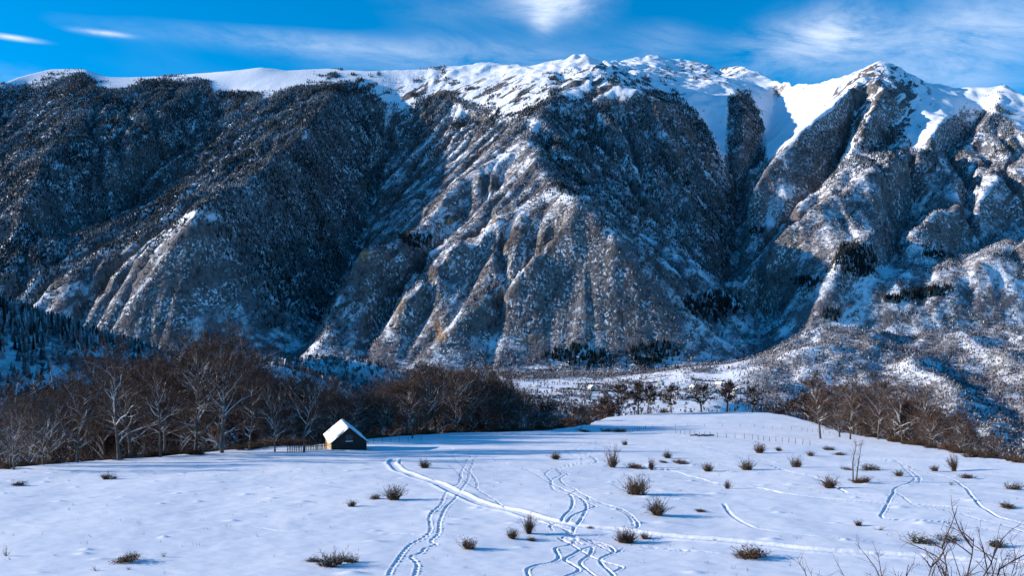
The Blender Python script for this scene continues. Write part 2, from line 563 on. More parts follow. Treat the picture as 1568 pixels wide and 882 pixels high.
LINES = [
    # spurs (positive) and valleys (negative)
    [(898, 84, 105), (906, 103, 112), (926, 126, 116), (960, 140, 115), (1000, 149, 108), (1040, 160, 70)],
    [(924, 94, -50), (944, 112, -30), (962, 130, 20)],
    [(800, 103, 40), (832, 118, 90), (850, 148, 125), (818, 185, 155), (808, 215, 155), (830, 262, 175), (850, 300, 195), (885, 332, 190), (930, 370, 165), (985, 405, 135), (1030, 455, 88), (1060, 515, 45), (1078, 560, 10)],
    [(818, 185, 155), (760, 240, 115), (700, 290, 90), (640, 340, 90), (600, 366, 98), (553, 388, 110)],
    [(553, 388, 110), (528, 440, 50), (505, 490, 25), (485, 535, 0)],
    [(850, 300, 195), (785, 335, 150), (732, 370, 125), (690, 400, 105), (645, 440, 82), (612, 462, 62)],
    [(885, 332, 195), (805, 400, 140), (742, 440, 105), (672, 484, 66)],
    [(930, 370, 165), (880, 430, 105), (840, 480, 66), (800, 530, 25)],
    [(720, 318, 62), (670, 370, 52), (630, 415, 36), (590, 470, 0), (560, 530, -10)],
    [(760, 385, 105), (715, 425, 72), (660, 460, 40), (630, 520, 8)],
    [(850, 380, 135), (780, 450, 76), (730, 510, 28)],
    [(610, 130, -30), (598, 180, -90), (580, 250, -175), (564, 320, -215), (544, 395, -210), (505, 465, -180), (470, 535, -90), (440, 570, -50)],
    [(520, 125, 0), (485, 175, 50), (440, 230, 120), (400, 270, 150), (350, 302, 180), (300, 345, 185), (243, 400, 135), (190, 455, 85), (150, 500, 30)],
    [(400, 270, 150), (392, 330, 110), (385, 400, 60), (375, 470, 20)],
    [(350, 140, -30), (270, 220, -70), (200, 290, -105), (182, 335, -110), (110, 375, -90), (30, 420, -80), (-50, 460, -60)],
    [(300, 113, -20), (240, 190, 10), (185, 245, 0), (150, 300, -30)],
    [(230, 330, 10), (150, 368, 45), (80, 402, 45), (22, 436, 30)],
    [(130, 106, 0), (110, 180, 45), (66, 250, 70), (35, 330, 70), (-30, 420, 50)],
    [(40, 130, -20), (10, 200, -40), (-60, 300, -60), (-150, 380, -60)],
    # the gorge right of the central spur
    [(1066, 162, -70), (1090, 195, -110), (1108, 238, -125), (1122, 270, -130)],
    [(1190, 150, -215), (1180, 195, -165), (1155, 240, -140), (1130, 272, -130)],
    [(1100, 112, -250), (1122, 135, -90), (1140, 170, -60), (1135, 225, -80)],
    [(1125, 272, -135), (1140, 330, -205), (1130, 380, -205), (1116, 430, -195), (1150, 480, -170), (1186, 515, -130), (1160, 560, -80), (1150, 600, -40)],
    [(985, 150, 100), (1005, 210, 40), (1040, 270, -20), (1070, 330, -80), (1085, 390, -120)],
    # right-hand mountain
    [(1348, 101, 130), (1292, 150, 120), (1232, 200, 85), (1182, 242, 40), (1152, 290, -20)],
    [(1355, 110, 125), (1345, 160, 115), (1325, 200, 95), (1270, 270, 60), (1215, 315, 30)],
    [(1310, 170, 40), (1296, 215, 10), (1245, 280, -20), (1190, 335, -60)],
    [(1395, 180, 50), (1350, 220, 20), (1300, 262, 10), (1240, 312, -10), (1180, 365, -50)],
    [(1475, 139, 60), (1450, 185, 90), (1405, 228, 100), (1342, 270, 108), (1280, 302, 102), (1212, 346, 74), (1152, 392, 15)],
    [(1342, 270, 108), (1334, 330, 72), (1340, 388, 50), (1300, 440, 34), (1258, 485, 20), (1225, 545, 5)],
    [(1505, 185, 15), (1440, 245, 0), (1398, 295, -25), (1385, 355, -35), (1365, 420, -25), (1300, 500, -10)],
    [(1540, 131, 100), (1522, 165, 110), (1490, 215, 60), (1455, 275, 30)],
    [(1640, 185, 80), (1568, 245, 88), (1500, 288, 90), (1432, 336, 80), (1392, 372, 48)],
    [(1640, 300, 60), (1560, 330, 20), (1480, 390, 0), (1420, 450, -10)],
    [(1640, 380, 60), (1540, 420, 46), (1450, 480, 28), (1380, 540, 8)],
]
TREELINE = [(-300, 150), (-20, 140), (40, 128), (90, 118), (120, 108), (150, 128), (185, 138), (215, 128), (240, 122), (300, 118), (318, 122), (328, 140), (350, 138), (400, 145), (440, 135), (470, 128), (500, 128),
            (540, 128), (570, 135), (595, 165), (620, 168), (640, 150), (680, 138), (700, 150), (740, 165), (790, 175), (835, 155), (845, 138), (880, 150), (930, 152), (960, 148), (1000, 140), (1035, 150), (1060, 168),
            (1080, 190), (1100, 230), (1112, 250), (1115, 150), (1130, 138), (1150, 145), (1170, 190), (1172, 250), (1190, 235), (1220, 210), (1260, 200), (1300, 180), (1340, 178), (1380, 200), (1400, 230), (1440, 215), (1480, 205),
            (1500, 180), (1530, 166), (1548, 185), (1568, 205), (1640, 230), (1800, 240)]
MX0, MX1, MY0, MY1, MC = -3700.0, 3700.0, 1950.0, 5650.0, 9.0
NX, NY = int((MX1 - MX0) / MC) + 1, int((MY1 - MY0) / MC) + 1


def solve_offsets():
    cons = []
    for ln in LINES + [SKY, SKY2]:
        P = np.array([spot(p[0], p[1], p[2] * (1.0 if (ln is SKY or ln is SKY2 or p in SKY or p in SKY2) else 1.2)) for p in ln])
        for a, b in zip(P[:-1], P[1:]):
            n = int(np.hypot(*(b - a)[:2]) / 5) + 2
            t = np.linspace(0, 1, n)[:, None]
            cons.append(a + (b - a) * t)
    for ln in (SKY, SKY2):                    # the far side falls away behind the crest
        P = np.array([spot(*p) for p in ln])
        for a, b in zip(P[:-1], P[1:]):
            n = int(np.hypot(*(b - a)[:2]) / 5) + 2
            q = a + (b - a) * np.linspace(0, 1, n)[:, None]
            z = base_z(q[:, 1]) + q[:, 2]
            for back, drop in ((120, 25), (330, 130), (700, 420)):
                y2 = q[:, 1] + back
                keep = np.ones(len(y2), bool)
                if ln is SKY:
                    keep = q[:, 0] < 60
                cons.append(np.stack([q[:, 0] * y2 / q[:, 1], y2, z - drop - base_z(y2)], 1)[keep])
    C = np.concatenate(cons)
    sol = None
    for lev in (32, 16, 8, 4, 2, 1):
        cell = MC * lev
        nx, ny = int((MX1 - MX0) / cell) + 1, int((MY1 - MY0) / cell) + 1
        num, den = np.zeros((ny, nx)), np.zeros((ny, nx))
        i, j = np.round((C[:, 0] - MX0) / cell).astype(int), np.round((C[:, 1] - MY0) / cell).astype(int)
        ok = (i >= 0) & (i < nx) & (j >= 0) & (j < ny)
        np.add.at(num, (j[ok], i[ok]), C[ok, 2])
        np.add.at(den, (j[ok], i[ok]), 1)
        fix = den > 0
        val = num / np.maximum(den, 1)
        if sol is None:
            sol = np.zeros((ny, nx))
        else:
            gx, gy = np.meshgrid(np.arange(nx) / 2, np.arange(ny) / 2)
            sol = bil(sol, gx, gy)
        yb = MY0 + np.arange(ny) * cell
        foot = np.broadcast_to((yb < 2040)[:, None], sol.shape)
        for it in range({32: 300, 16: 200, 8: 120, 4: 70, 2: 40, 1: 22}[lev]):
            p = np.pad(sol, 1, mode='edge')
            sol = 0.25 * (p[:-2, 1:-1] + p[2:, 1:-1] + p[1:-1, :-2] + p[1:-1, 2:])
            sol = np.where(fix, val, sol)
            sol = np.where(foot & ~fix, 0.0, sol)
    return sol


def erode(h, n, steps, rate, seed):
    r = np.random.default_rng(seed)
    ny, nx = h.shape
    px, py = r.uniform(2, nx - 3, n), r.uniform(2, ny - 3, n)
    dx, dy, sed, spd, wat = np.zeros(n), np.zeros(n), np.zeros(n), np.ones(n), np.ones(n)
    for s in range(steps):
        i, j = px.astype(int), py.astype(int)
        u, v = px - i, py - j
        a, b, c, d = h[j, i], h[j, i + 1], h[j + 1, i], h[j + 1, i + 1]
        gx, gy = (b - a) * (1 - v) + (d - c) * v, (c - a) * (1 - u) + (d - b) * u
        h0 = a * (1 - u) * (1 - v) + b * u * (1 - v) + c * (1 - u) * v + d * u * v
        dx, dy = dx * 0.35 - gx * 0.65, dy * 0.35 - gy * 0.65
        ln = np.hypot(dx, dy) + 1e-9
        dx, dy = dx / ln, dy / ln
        qx, qy = np.clip(px + dx, 2, nx - 3), np.clip(py + dy, 2, ny - 3)
        dh = bil(h, qx, qy) - h0
        cap = np.maximum(-dh, 0.01) * spd * wat * 5.0
        dep = np.where(dh > 0, np.minimum(dh, sed), np.where(sed > cap, (sed - cap) * 0.25, -np.minimum((cap - sed) * rate, np.maximum(-dh, 0))))
        sed = sed - dep
        acc = np.zeros(ny * nx)
        for jj, ii, w in ((j, i, (1 - u) * (1 - v)), (j, i + 1, u * (1 - v)), (j + 1, i, (1 - u) * v), (j + 1, i + 1, u * v)):
            acc += np.bincount(jj * nx + ii, weights=dep * w, minlength=ny * nx)
        h = h + np.clip(acc, -0.10, 0.04).reshape(ny, nx)
        spd = np.sqrt(np.maximum(spd * spd - dh * 1.5, 0.05))
        wat = wat * 0.985
        px, py = qx, qy
    return h


def blur(h, k=1):
    for _ in range(k):
        p = np.pad(h, 1, mode='edge')
        h = (p[:-2, 1:-1] + p[2:, 1:-1] + p[1:-1, :-2] + p[1:-1, 2:] + 2 * h) / 6
    return h


gx_, gy_ = np.meshgrid(MX0 + np.arange(NX) * MC, MY0 + np.arange(NY) * MC)


def make_mountain():
    off = blur(solve_offsets(), 1)
    h = base_z(gy_) + off
    X, Y = gx_, gy_
    py = HZ - h / Y * FPX
    px = CX + X / Y * FPX
    # ribs run down and to the left
    wx = X + 110 * fbm(X / 520, Y / 520, 3, .5, 40)
    wy = Y + 110 * fbm(X / 520, Y / 520, 3, .5, 45)
    u, v = (wx * 0.86 - wy * 0.50), (wx * 0.50 + wy * 0.86)
    hi = sstep(250, 120, py)                                     # the smooth high snowfields
    rough = 1 - hi * (0.45 + 0.5 * sstep(760, 640, px))
    foot = sstep(2020, 2350, Y)
    flat = sstep(1170, 1290, px) * sstep(310, 420, py)
    rough = rough * (1 - .5 * flat) * (1 - .4 * sstep(430, 530, py))
    alp = sstep(200, 120, py) * sstep(560, 680, px)
    h = h + foot * rough * (40 * fbm(wx / 560, wy / 600, 4, .5, 57) + 30 * fbm(u / 270, v / 820, 4, .5, 50, True) + 20 * fbm(wx / 125, wy / 165, 5, .64, 60, True) - 18)
    h = h + foot * alp * 15 * fbm(wx / 120, wy / 120, 4, .55, 64, True)
    # broken rock on the lower central spur and on the right-hand summit
    cen = np.exp(-((px - 720) / 190) ** 2 - ((py - 430) / 90) ** 2)
    pk = np.exp(-((px - 1345) / 60) ** 2 - ((py - 160) / 55) ** 2)
    pk2 = np.exp(-((px - 920) / 50) ** 2 - ((py - 125) / 35) ** 2)
    h = h + foot * ((cen * 40 + pk * 34 + pk2 * 20) * fbm(u / 95, v / 150, 4, .62, 70, True))
    keep = h.copy()
    for lev, n, steps, rate, batches in ((2, 16000, 45, .04, 1), (1, 42000, 40, .10, 2)):
        cell = MC * lev
        nx, ny = (NX - 1) // lev + 1, (NY - 1) // lev + 1
        a, b = np.meshgrid(np.arange(nx) * lev, np.arange(ny) * lev)
        c0 = bil(blur(h, lev - 1), a, b) / cell
        c1 = c0
        for q in range(batches):
            c1 = erode(c1, n, steps, rate, 100 + q + 10 * lev)
        a, b = np.meshgrid(np.arange(NX) / lev, np.arange(NY) / lev)
        h = h + bil((c1 - c0) * cell, a, b)
    h = h * (1 - .8 * flat) + .8 * flat * (base_z(Y) + off + foot * (30 * fbm(wx / 330, wy / 420, 4, .5, 66) + 7 * fbm(wx / 70, wy / 80, 3, .6, 67)))
    # blend out at the valley edge and keep the crest where it was
    kpy = HZ - keep / Y * FPX
    crest = np.maximum(sstep(175, 120, kpy) * .75, sstep(24, 4, kpy - np.interp(px, [p[0] for p in TREELINE], [p[1] for p in TREELINE])) * (1 - .5 * np.maximum(pk, pk2)))
    h = h * (1 - crest) + (keep * .6 + blur(keep, 2) * .4) * crest
    # cliffs: a short sheer step
    tan = np.zeros_like(h)
    for cx, cy, w, hh_, drop in ((556, 397, 17, 11, 26), (613, 466, 8, 9, 18), (676, 486, 14, 11, 24), (733, 452, 6, 6, 10), (798, 360, 14, 6, 8), (690, 335, 10, 5, 8), (905, 465, 10, 6, 8), (760, 345, 12, 8, 8)):
        g = np.exp(-(((px - cx) / w) ** 2 + ((py - cy) / hh_) ** 2) ** 1.5)
        tan = np.maximum(tan, g)
    h = h + tan * 10 * fbm(X / 24, Y / 24, 3, .6, 80, True)
    e = foot
    h = h + np.maximum(valley_z(X, Y) - (B_Z + 2), 0) * sstep(2750, 2120, Y) * e
    h = h * e + (valley_z(X, Y) * (1 - sstep(1990, 2200, Y)) + (base_z(Y) + off * foot) * sstep(1990, 2200, Y)) * (1 - e)
    h = np.where(Y < 1990, h - 4.0, h)
    return h, tan


MH, TAN = make_mountain()
MPX, MPY = CX + gx_ / gy_ * FPX, HZ - MH / gy_ * FPX
slope = np.hypot(*np.gradient(MH, MC))


def line_y(px, pts):
    a = np.array(pts, float)
    return np.interp(px, a[:, 0], a[:, 1])


jit = 18 * fbm(gx_ / 150, gy_ / 150, 4, .6, 90)
tl = line_y(MPX, TREELINE)
clump = sstep(.12, .3, fbm(gx_ / 75, gy_ / 75, 3, .55, 91)) * sstep(-46, -10, MPY - tl + 16 * fbm(gx_ / 300, gy_ / 300, 2, .5, 92)) * np.maximum(sstep(450, 540, MPX) * sstep(1060, 1000, MPX), sstep(1250, 1300, MPX) * .8)
FOREST = np.maximum(sstep(-6, 10, MPY + jit - tl), .8 * clump)


def blob(cx, cy, w, h, p=1.0):
    return np.exp(-(((MPX - cx) / w) ** 2 + ((MPY - cy) / h) ** 2) ** p)


clear = np.zeros_like(MH)
for c in ((818, 192, 14, 16), (880, 303, 24, 6), (472, 210, 10, 6), (700, 172, 18, 14), (1125, 498, 24, 9), (1300, 522, 50, 12), (1245, 548, 30, 10), (1400, 590, 38, 8), (1330, 560, 40, 6), (1180, 342, 14, 8),
          (1450, 220, 30, 16), (1355, 400, 12, 30), (1120, 522, 34, 4), (1220, 585, 30, 7), (300, 335, 60, 10), (1490, 300, 40, 8), (1085, 548, 24, 3)):
    clear = np.maximum(clear, np.exp(-(((MPX + jit - c[0]) / c[2]) ** 2 + ((MPY + jit * .5 - c[1]) / c[3]) ** 2) ** 2) * 0.95)
# snow chutes
for ch in ([(1066, 162), (1090, 195), (1108, 238), (1122, 270)], [(1190, 150), (1180, 195), (1155, 240), (1130, 272)], [(690, 178), (660, 215), (640, 235)], [(596, 165), (590, 215), (575, 250)], [(1312, 170), (1305, 215), (1300, 240)],
           [(430, 118), (405, 150)]):
    for a, b in zip(ch[:-1], ch[1:]):
        for t in np.linspace(0, 1, 12):
            clear = np.maximum(clear, np.exp(-((MPX + jit * .3 - a[0] - (b[0] - a[0]) * t) ** 2 + (MPY - a[1] - (b[1] - a[1]) * t) ** 2) / 22.0))
# the snowed-up road along the foot of the slope
for a, b in zip([(690, 572), (800, 564), (880, 560)][:-1], [(690, 572), (800, 564), (880, 560)][1:]):
    for t in np.linspace(0, 1, 60):
        clear = np.maximum(clear, 0.95 * np.exp(-((MPX - a[0] - (b[0] - a[0]) * t) / 2.5) ** 2 - ((MPY - a[1] - (b[1] - a[1]) * t) / 1.3) ** 2))
FOREST = FOREST * (1 - clear)
plant = np.maximum(np.exp(-(((MPX - 1310 + jit) / 38) ** 2 + ((MPY - 400 + jit * .6) / 24) ** 2) ** 2), np.exp(-(((MPX - 1405 + jit) / 56) ** 2 + ((MPY - 452 + (MPX - 1405) * 0.16) / 9) ** 2) ** 2))
for cx, cy, w, h in ((1235, 432, 24, 9), (1280, 485, 18, 12), (1440, 393, 22, 5), (1160, 355, 16, 8), (1090, 470, 50, 26), (1200, 570, 30, 16), (700, 585, 60, 12), (880, 545, 60, 16), (1000, 545, 50, 20), (640, 370, 30, 14)):
    plant = np.maximum(plant, 0.75 * np.exp(-(((MPX - cx + jit) / w) ** 2 + ((MPY - cy + jit * .6) / h) ** 2) ** 2))
# share of conifers in the wood
low = line_y(MPX, [(-300, 490), (0, 470), (110, 410), (200, 380), (300, 345), (340, 400), (400, 490), (500, 480), (540, 400), (570, 300), (640, 235), (720, 215), (790, 180), (830, 230), (860, 290), (950, 330), (1050, 370), (1110, 420), (1140, 260), (1170, 230), (1250, 250), (1330, 280), (1400, 250), (1480, 240), (1530, 225), (1568, 210), (1800, 240)])
CONIF = np.maximum(sstep(40, -40, MPY + 2.5 * jit - low), plant) * 0.94 + 0.04
CONIF = CONIF * np.where((MPX > 1180) & (plant < .3), 0.55, 1.0)
ROCK = np.clip(blob(1345, 150, 75, 60) + blob(915, 125, 40, 30) + 0.8 * blob(700, 430, 200, 90) + 0.7 * blob(1080, 110, 90, 30) + 0.65 * blob(640, 145, 130, 26) + 0.7 * blob(800, 135, 60, 30) + 0.6 * blob(1470, 230, 90, 30) + 0.45 * FOREST, 0, 1) + .7 * blob(1350, 140, 50, 40) + .5 * blob(925, 118, 26, 24) + .3 * blob(640, 140, 130, 24)
ROCK = ROCK * sstep(2100, 2300, gy_)

V = np.stack([gx_, gy_, MH], -1).reshape(-1, 3)
fan = (np.abs(gx_) < 0.66 * gy_ + 250).ravel()
F = grid_faces(NY, NX)
F = F[fan[F].all(1)]
used = np.zeros(len(V), bool)
used[F.ravel()] = True
remap = np.cumsum(used) - 1
mo = link("mountain", np_mesh("mountain", V[used], remap[F], M['mountain'], {"forest": FOREST.ravel()[used], "rock": ROCK.ravel()[used], "tan": TAN.ravel()[used]}))
tag(mo, "long snow-capped mountain ridge with wooded ribbed slopes", "mountain", kind="structure")


# ------------------------------------------------------------------ woods on the mountain
def visible_points(n, rng):
    """random plan points on the mountain that face the valley"""
    nu, nyv = 700, 420
    uu, yy = np.meshgrid(np.linspace(-0.64, 0.64, nu), np.linspace(2000, 5500, nyv))
    z = bil(MH, (uu * yy - MX0) / MC, (yy - MY0) / MC)
    t = z / yy
    cm = np.maximum.accumulate(t, 0)
    vis = (t >= cm - 0.006).astype(float)
    u = rng.uniform(-0.63, 0.63, n)
    # plan-uniform in y*du*dy
    y = np.sqrt(rng.uniform(2000.0 ** 2, 5400.0 ** 2, n))
    ok = bil(vis, (u + 0.64) / 1.28 * (nu - 1), (y - 2000) / 3500 * (nyv - 1)) > 0.5
    return u[ok] * y[ok], y[ok]


def wood_points(n):
    x, y = visible_points(n, rng)
    gx, gy = (x - MX0) / MC, (y - MY0) / MC
    f = bil(FOREST, gx, gy)
    sl = bil(slope, gx, gy)
    tn = bil(TAN, gx, gy)
    r = rng.uniform(0, 1, len(x))
    dens = f * np.where(sl > 1.35, 0.35, 1.0) * (1 - tn)
    dens = dens * np.clip(0.62 + 1.5 * fbm(x / 90, y / 90, 3, .55, 95) + 1.0 * fbm(x / 300, y / 300, 2, .5, 96), 0.04, 1)
    con0 = bil(CONIF, gx, gy)
    dens = np.where(con0 > .5, np.clip(np.maximum(dens * 1.7, np.where(x / y < -.16, .6, .25) * f * (1 - tn)), 0, f * .97), dens)
    pl = bil(plant, gx, gy)
    dens = np.where(pl > .4, np.maximum(dens, .95 * f), dens)
    thin = np.clip(0.72 + 1.7 * fbm((x * .86 - y * .5) / 70, (x * .5 + y * .86) / 150, 3, .6, 99), 0.35, 1)
    dens = dens * (con0 + (1 - con0) * thin)
    ok = r < dens
    x, y, gx, gy = x[ok], y[ok], gx[ok], gy[ok]
    con = rng.uniform(0, 1, len(x)) < bil(CONIF, gx, gy)
    return x, y, bil(MH, gx, gy), con, bil(plant, gx, gy), bil(MPX, gx, gy)


def far_conifers(name, x, y, z, H, R, frost, n=4, tiers=2, mat=None):
    cnt = len(x)
    ang = rng.uniform(0, 6.28, cnt)
    vs, fs, fr, tn = [], [], [], []
    tone = rng.uniform(0, 1, cnt)
    b = 0
    for k in range(tiers):
        z0 = H * (0.06 + 0.9 * k / tiers * 0.8)
        z1 = H * (1.0 if k == tiers - 1 else 0.06 + 0.9 * ((k + 1) / tiers) * 0.8 + 0.18)
        rr = R * (1 - 0.72 * k / tiers)
        ring = np.stack([np.stack([x + rr * rng.uniform(.75, 1.2, cnt) * np.cos(ang + 6.2832 * i / n + k), y + rr * rng.uniform(.75, 1.2, cnt) * np.sin(ang + 6.2832 * i / n + k), z + z0 + rng.uniform(-.06, .06, cnt) * H], 1) for i in range(n)], 1)
        top = np.stack([x, y, z + z1], 1)[:, None]
        vs.append(np.concatenate([ring, top], 1))
        f_ring = frost[:, None] * rng.uniform(0.15, 1.25, (cnt, n))
        fr.append(np.concatenate([np.clip(f_ring, 0, 1), np.clip(frost[:, None] * 1.2, 0, 1)], 1))
        tn.append(np.repeat(tone[:, None], n + 1, 1))
    per = n + 1
    Vv = np.concatenate(vs, 1).reshape(-1, 3)
    tot = per * tiers
    base = (np.arange(cnt) * tot)[:, None, None]
    tri = np.array([[k * per + i, k * per + (i + 1) % n, k * per + n] for k in range(tiers) for i in range(n)])[None]
    Ff = (base + tri).reshape(-1, 3)
    me = np_mesh(name, Vv, Ff, mat or M['conifer'], {"frost": np.concatenate(fr, 1).ravel(), "tone": np.concatenate(tn, 1).ravel()}, smooth=False)
    return link(name, me)


def far_hardwoods(name, x, y, z, H, R, frost, blades=7, mat=None):
    cnt = len(x)
    tone = rng.uniform(0, 1, cnt)
    vs, fr, tn = [], [], []
    for k in range(blades):
        a = rng.uniform(0, 6.28, cnt)
        r = R * rng.uniform(.25, 1.0, cnt)
        h0, h1 = H * rng.uniform(0.0, .35, cnt), H * rng.uniform(.65, 1.0, cnt)
        w = R * rng.uniform(.16, .40, cnt)
        bx, by = x + r * .15 * np.cos(a), y + r * .15 * np.sin(a)
        tx, ty = x + r * np.cos(a), y + r * np.sin(a)
        sx, sy = w * np.cos(a + 1.3), w * np.sin(a + 1.3)
        vs.append(np.stack([np.stack([bx, by, z + h0 - 0.3], 1), np.stack([tx + sx, ty + sy, z + h1 * .92], 1), np.stack([tx - sx, ty - sy, z + h1], 1)], 1))
        f = np.clip(frost * rng.uniform(0.0, 1.7, cnt), 0, 1)
        fr.append(np.stack([f * .6, f, f], 1))
        tn.append(np.repeat(tone[:, None], 3, 1))
    Vv = np.concatenate(vs, 1).reshape(-1, 3)
    Ff = np.arange(len(Vv)).reshape(-1, 3)
    me = np_mesh(name, Vv, Ff, mat or M['hardwood'], {"frost": np.concatenate(fr, 1).ravel(), "tone": np.concatenate(tn, 1).ravel()}, smooth=False)
    return link(name, me)


x, y, z, con, tpy, tpx = wood_points(960000)
c = con
n_c, n_h = int(c.sum()), int((~c).sum())
patch = fbm(x / 170, y / 170, 4, .55, 97)
tall = np.where(tpy > .4, 1.35, 1.0)
fro = np.clip(0.15 - .5 * tpy + 0.5 * patch + rng.normal(0, .18, len(x)), 0.0, 0.9)
fro = fro * np.where(rng.uniform(0, 1, len(x)) < .12, 2.2, 1.0) * np.where(tpx < 560, .85, 1.0)
o = far_conifers("conifer_forest", x[c], y[c], z[c] - .5, rng.uniform(7, 14, n_c) * tall[c], rng.uniform(1.6, 2.9, n_c) * tall[c], fro[c] * .72, tiers=1)
tag(o, "dark snow-dusted conifer forest covering the upper mountain slopes", "forest", kind="stuff")
o = far_hardwoods("hardwood_forest", x[~c], y[~c], z[~c] - .5, rng.uniform(5, 9, n_h), rng.uniform(1.3, 2.6, n_h), np.clip(fro[~c] * np.where(tpx[~c] < 560, 1.3, 2.1) + .09, 0, 1), blades=6)
tag(o, "bare purplish hardwood forest on the lower mountain slopes", "forest", kind="stuff")
print("far trees", n_c, n_h)

# ------------------------------------------------------------------ valley and shoulder
vy = np.concatenate([np.arange(330, 1300, 9.0), np.arange(1300, 2030, 8.0)])
vu = np.linspace(-1.05, 1.05, 330)
VU, VY = np.meshgrid(vu, vy)
VX = VU * np.maximum(VY, 700)
VZ = valley_z(VX, VY)
VPX, VPY = CX + VX / VY * FPX, HZ - VZ / VY * FPX
vjit = fbm(VX / 120, VY / 120, 4, .5, 120)
shoulder = sstep(-300, -430, VX + 90 * vjit + 0.05 * VY) * sstep(480, 560, VY)
field_n = fbm(VX / 150, VY / 60, 3, .5, 130)
vforest = np.clip(np.maximum(shoulder, sstep(-0.08, 0.16, field_n - 0.22 * sstep(1300, 1400, VY) * sstep(700, 760, VPX) * sstep(1260, 1180, VPX) + 0.1)), 0, 1)
knoll = np.exp(-(((VX + 200) / 90) ** 2 + ((VY - 640) / 80) ** 2) ** 2) + np.exp(-(((VX + 150) / 160) ** 2 + ((VY - 1060) / 100) ** 2) ** 2)
sx, sy = rng.uniform(-500, 900, 190), rng.uniform(1200, 2040, 190)
near1 = np.full(VX.shape, 1e9)
near2 = near1.copy()
for a, b in zip(sx, sy):
    q = np.hypot((VX - a) / 1.8 + 12 * vjit, (VY - b))
    near2 = np.where(q < near1, near1, np.minimum(near2, q))
    near1 = np.minimum(near1, q)
edge_ = sstep(8, 3, near2 - near1)
fields = sstep(1250, 1350, VY) * sstep(1940, 1830, VY + 60 * vjit) * sstep(680, 740, VPX) * sstep(1215, 1150, VPX)
vforest = vforest * (1 - fields) + fields * np.clip(.9 * edge_ * (fbm(VX / 60, VY / 60, 2, .5, 131) > -.15) + .8 * sstep(.2, .4, field_n), 0, 1)
vforest = np.maximum(vforest, .92 * sstep(1850, 1950, VY + 60 * vjit))
vforest = np.maximum(vforest, 0.9 * np.maximum(sstep(1110, 1190, VPX), sstep(1250, 1150, VY) * (VX > -330)))
vforest = vforest * (1 - .9 * sstep(900, 940, VPX) * sstep(1210, 1170, VPX) * sstep(1400, 1340, VY + 50 * vjit))
vforest = np.clip(vforest * (1 - 0.75 * knoll), 0, 1)
me = np_mesh("valley", np.stack([VX, VY, VZ], -1).reshape(-1, 3), grid_faces(*VX.shape), M['mountain'], {"forest": vforest.ravel() * .95, "rock": np.zeros(VX.size), "tan": np.zeros(VX.size)})
tag(link("valley", me), "snowy valley floor with small fields below the mountain", "valley", kind="structure")
me = np_mesh("ground", np.array([(-30000, -20000, -330), (30000, -20000, -330), (30000, 30000, -330), (-30000, 30000, -330)]), np.array([[0, 1, 2, 3]]), M['snow'])
tag(link("ground", me), "wide snowy land reaching out below the mountains", "ground", kind="structure")


def scatter_valley(n, dens_fn):
    u, y = rng.uniform(-.66, .66, n), np.sqrt(rng.uniform(480.0 ** 2, 2030.0 ** 2, n))
    x = u * y
    ok = rng.uniform(0, 1, n) < dens_fn(x, y)
    return x[ok], y[ok]


def vgrid(A, x, y):
    gy = np.interp(y, vy, np.arange(len(vy)))
    gx = (x / np.maximum(y, 700) + 1.05) / 2.10 * (len(vu) - 1)
    return bil(A, gx, gy)


# wooded shoulder, in shade
x, y = scatter_valley(60000, lambda x, y: vgrid(shoulder, x, y) * (y < 1350) * (x < -120))
o = far_conifers("shoulder_conifers", x, y, valley_z(x, y) - .5, rng.uniform(8, 15, len(x)), rng.uniform(1.7, 2.9, len(x)), np.clip(rng.normal(.2, .2, len(x)), 0, .7), n=6, tiers=4)
tag(o, "frosted conifer wood on the shaded shoulder below the mountain", "forest", kind="stuff")
# thickets between the valley fields
x, y = scatter_valley(90000, lambda x, y: vgrid(vforest * (1 - shoulder), x, y) * 1.0 * np.where((y < 1100) & (x > -100), .35, 1))
o = far_hardwoods("valley_thicket", x, y, valley_z(x, y) - .3, rng.uniform(4, 9, len(x)), rng.uniform(1.1, 2.4, len(x)) * np.where(y < 1400, 1.7, 1.0), np.clip(rng.normal(.2, .2, len(x)), 0, .8), blades=6)
tag(o, "bare thickets between the snowy valley fields", "thicket", kind="stuff")

# ------------------------------------------------------------------ the snow meadow with its tracks
def G(x, y):
    x, y = np.asarray(x, float), np.asarray(y, float)
    return np.where(y > 345, np.maximum(meadow_z(x, y), valley_z(x, y)), meadow_z(x, y))


_dm = np.exp(np.linspace(math.log(20), math.log(480), 900))


def on_meadow(px, py):
    """where the sight line through a pixel meets the meadow"""
    x = (px - CX) / FPX * _dm
    ray = -(py - HZ) / FPX * _dm
    below = ray <= meadow_z(x, _dm)
    k = int(np.argmax(below)) if below.any() else len(_dm) - 1
    lo, hi = _dm[max(k - 1, 0)], _dm[k]
    for _ in range(18):
        m = 0.5 * (lo + hi)
        if -(py - HZ) / FPX * m <= float(meadow_z((px - CX) / FPX * m, m)):
            hi = m
        else:
            lo = m
    return Vector(((px - CX) / FPX * hi, hi, float(meadow_z((px - CX) / FPX * hi, hi))))


def crop(x0, y0, s, pts):
    return [(x0 + a / s, y0 + b / s) for a, b in pts]


C2 = lambda *p: crop(400, 680, 4.355, p)
C3 = lambda *p: crop(740, 660, 3.972, p)
C4 = lambda *p: crop(1060, 650, 3.8, p)
C5 = lambda *p: crop(1260, 660, 3.974, p)
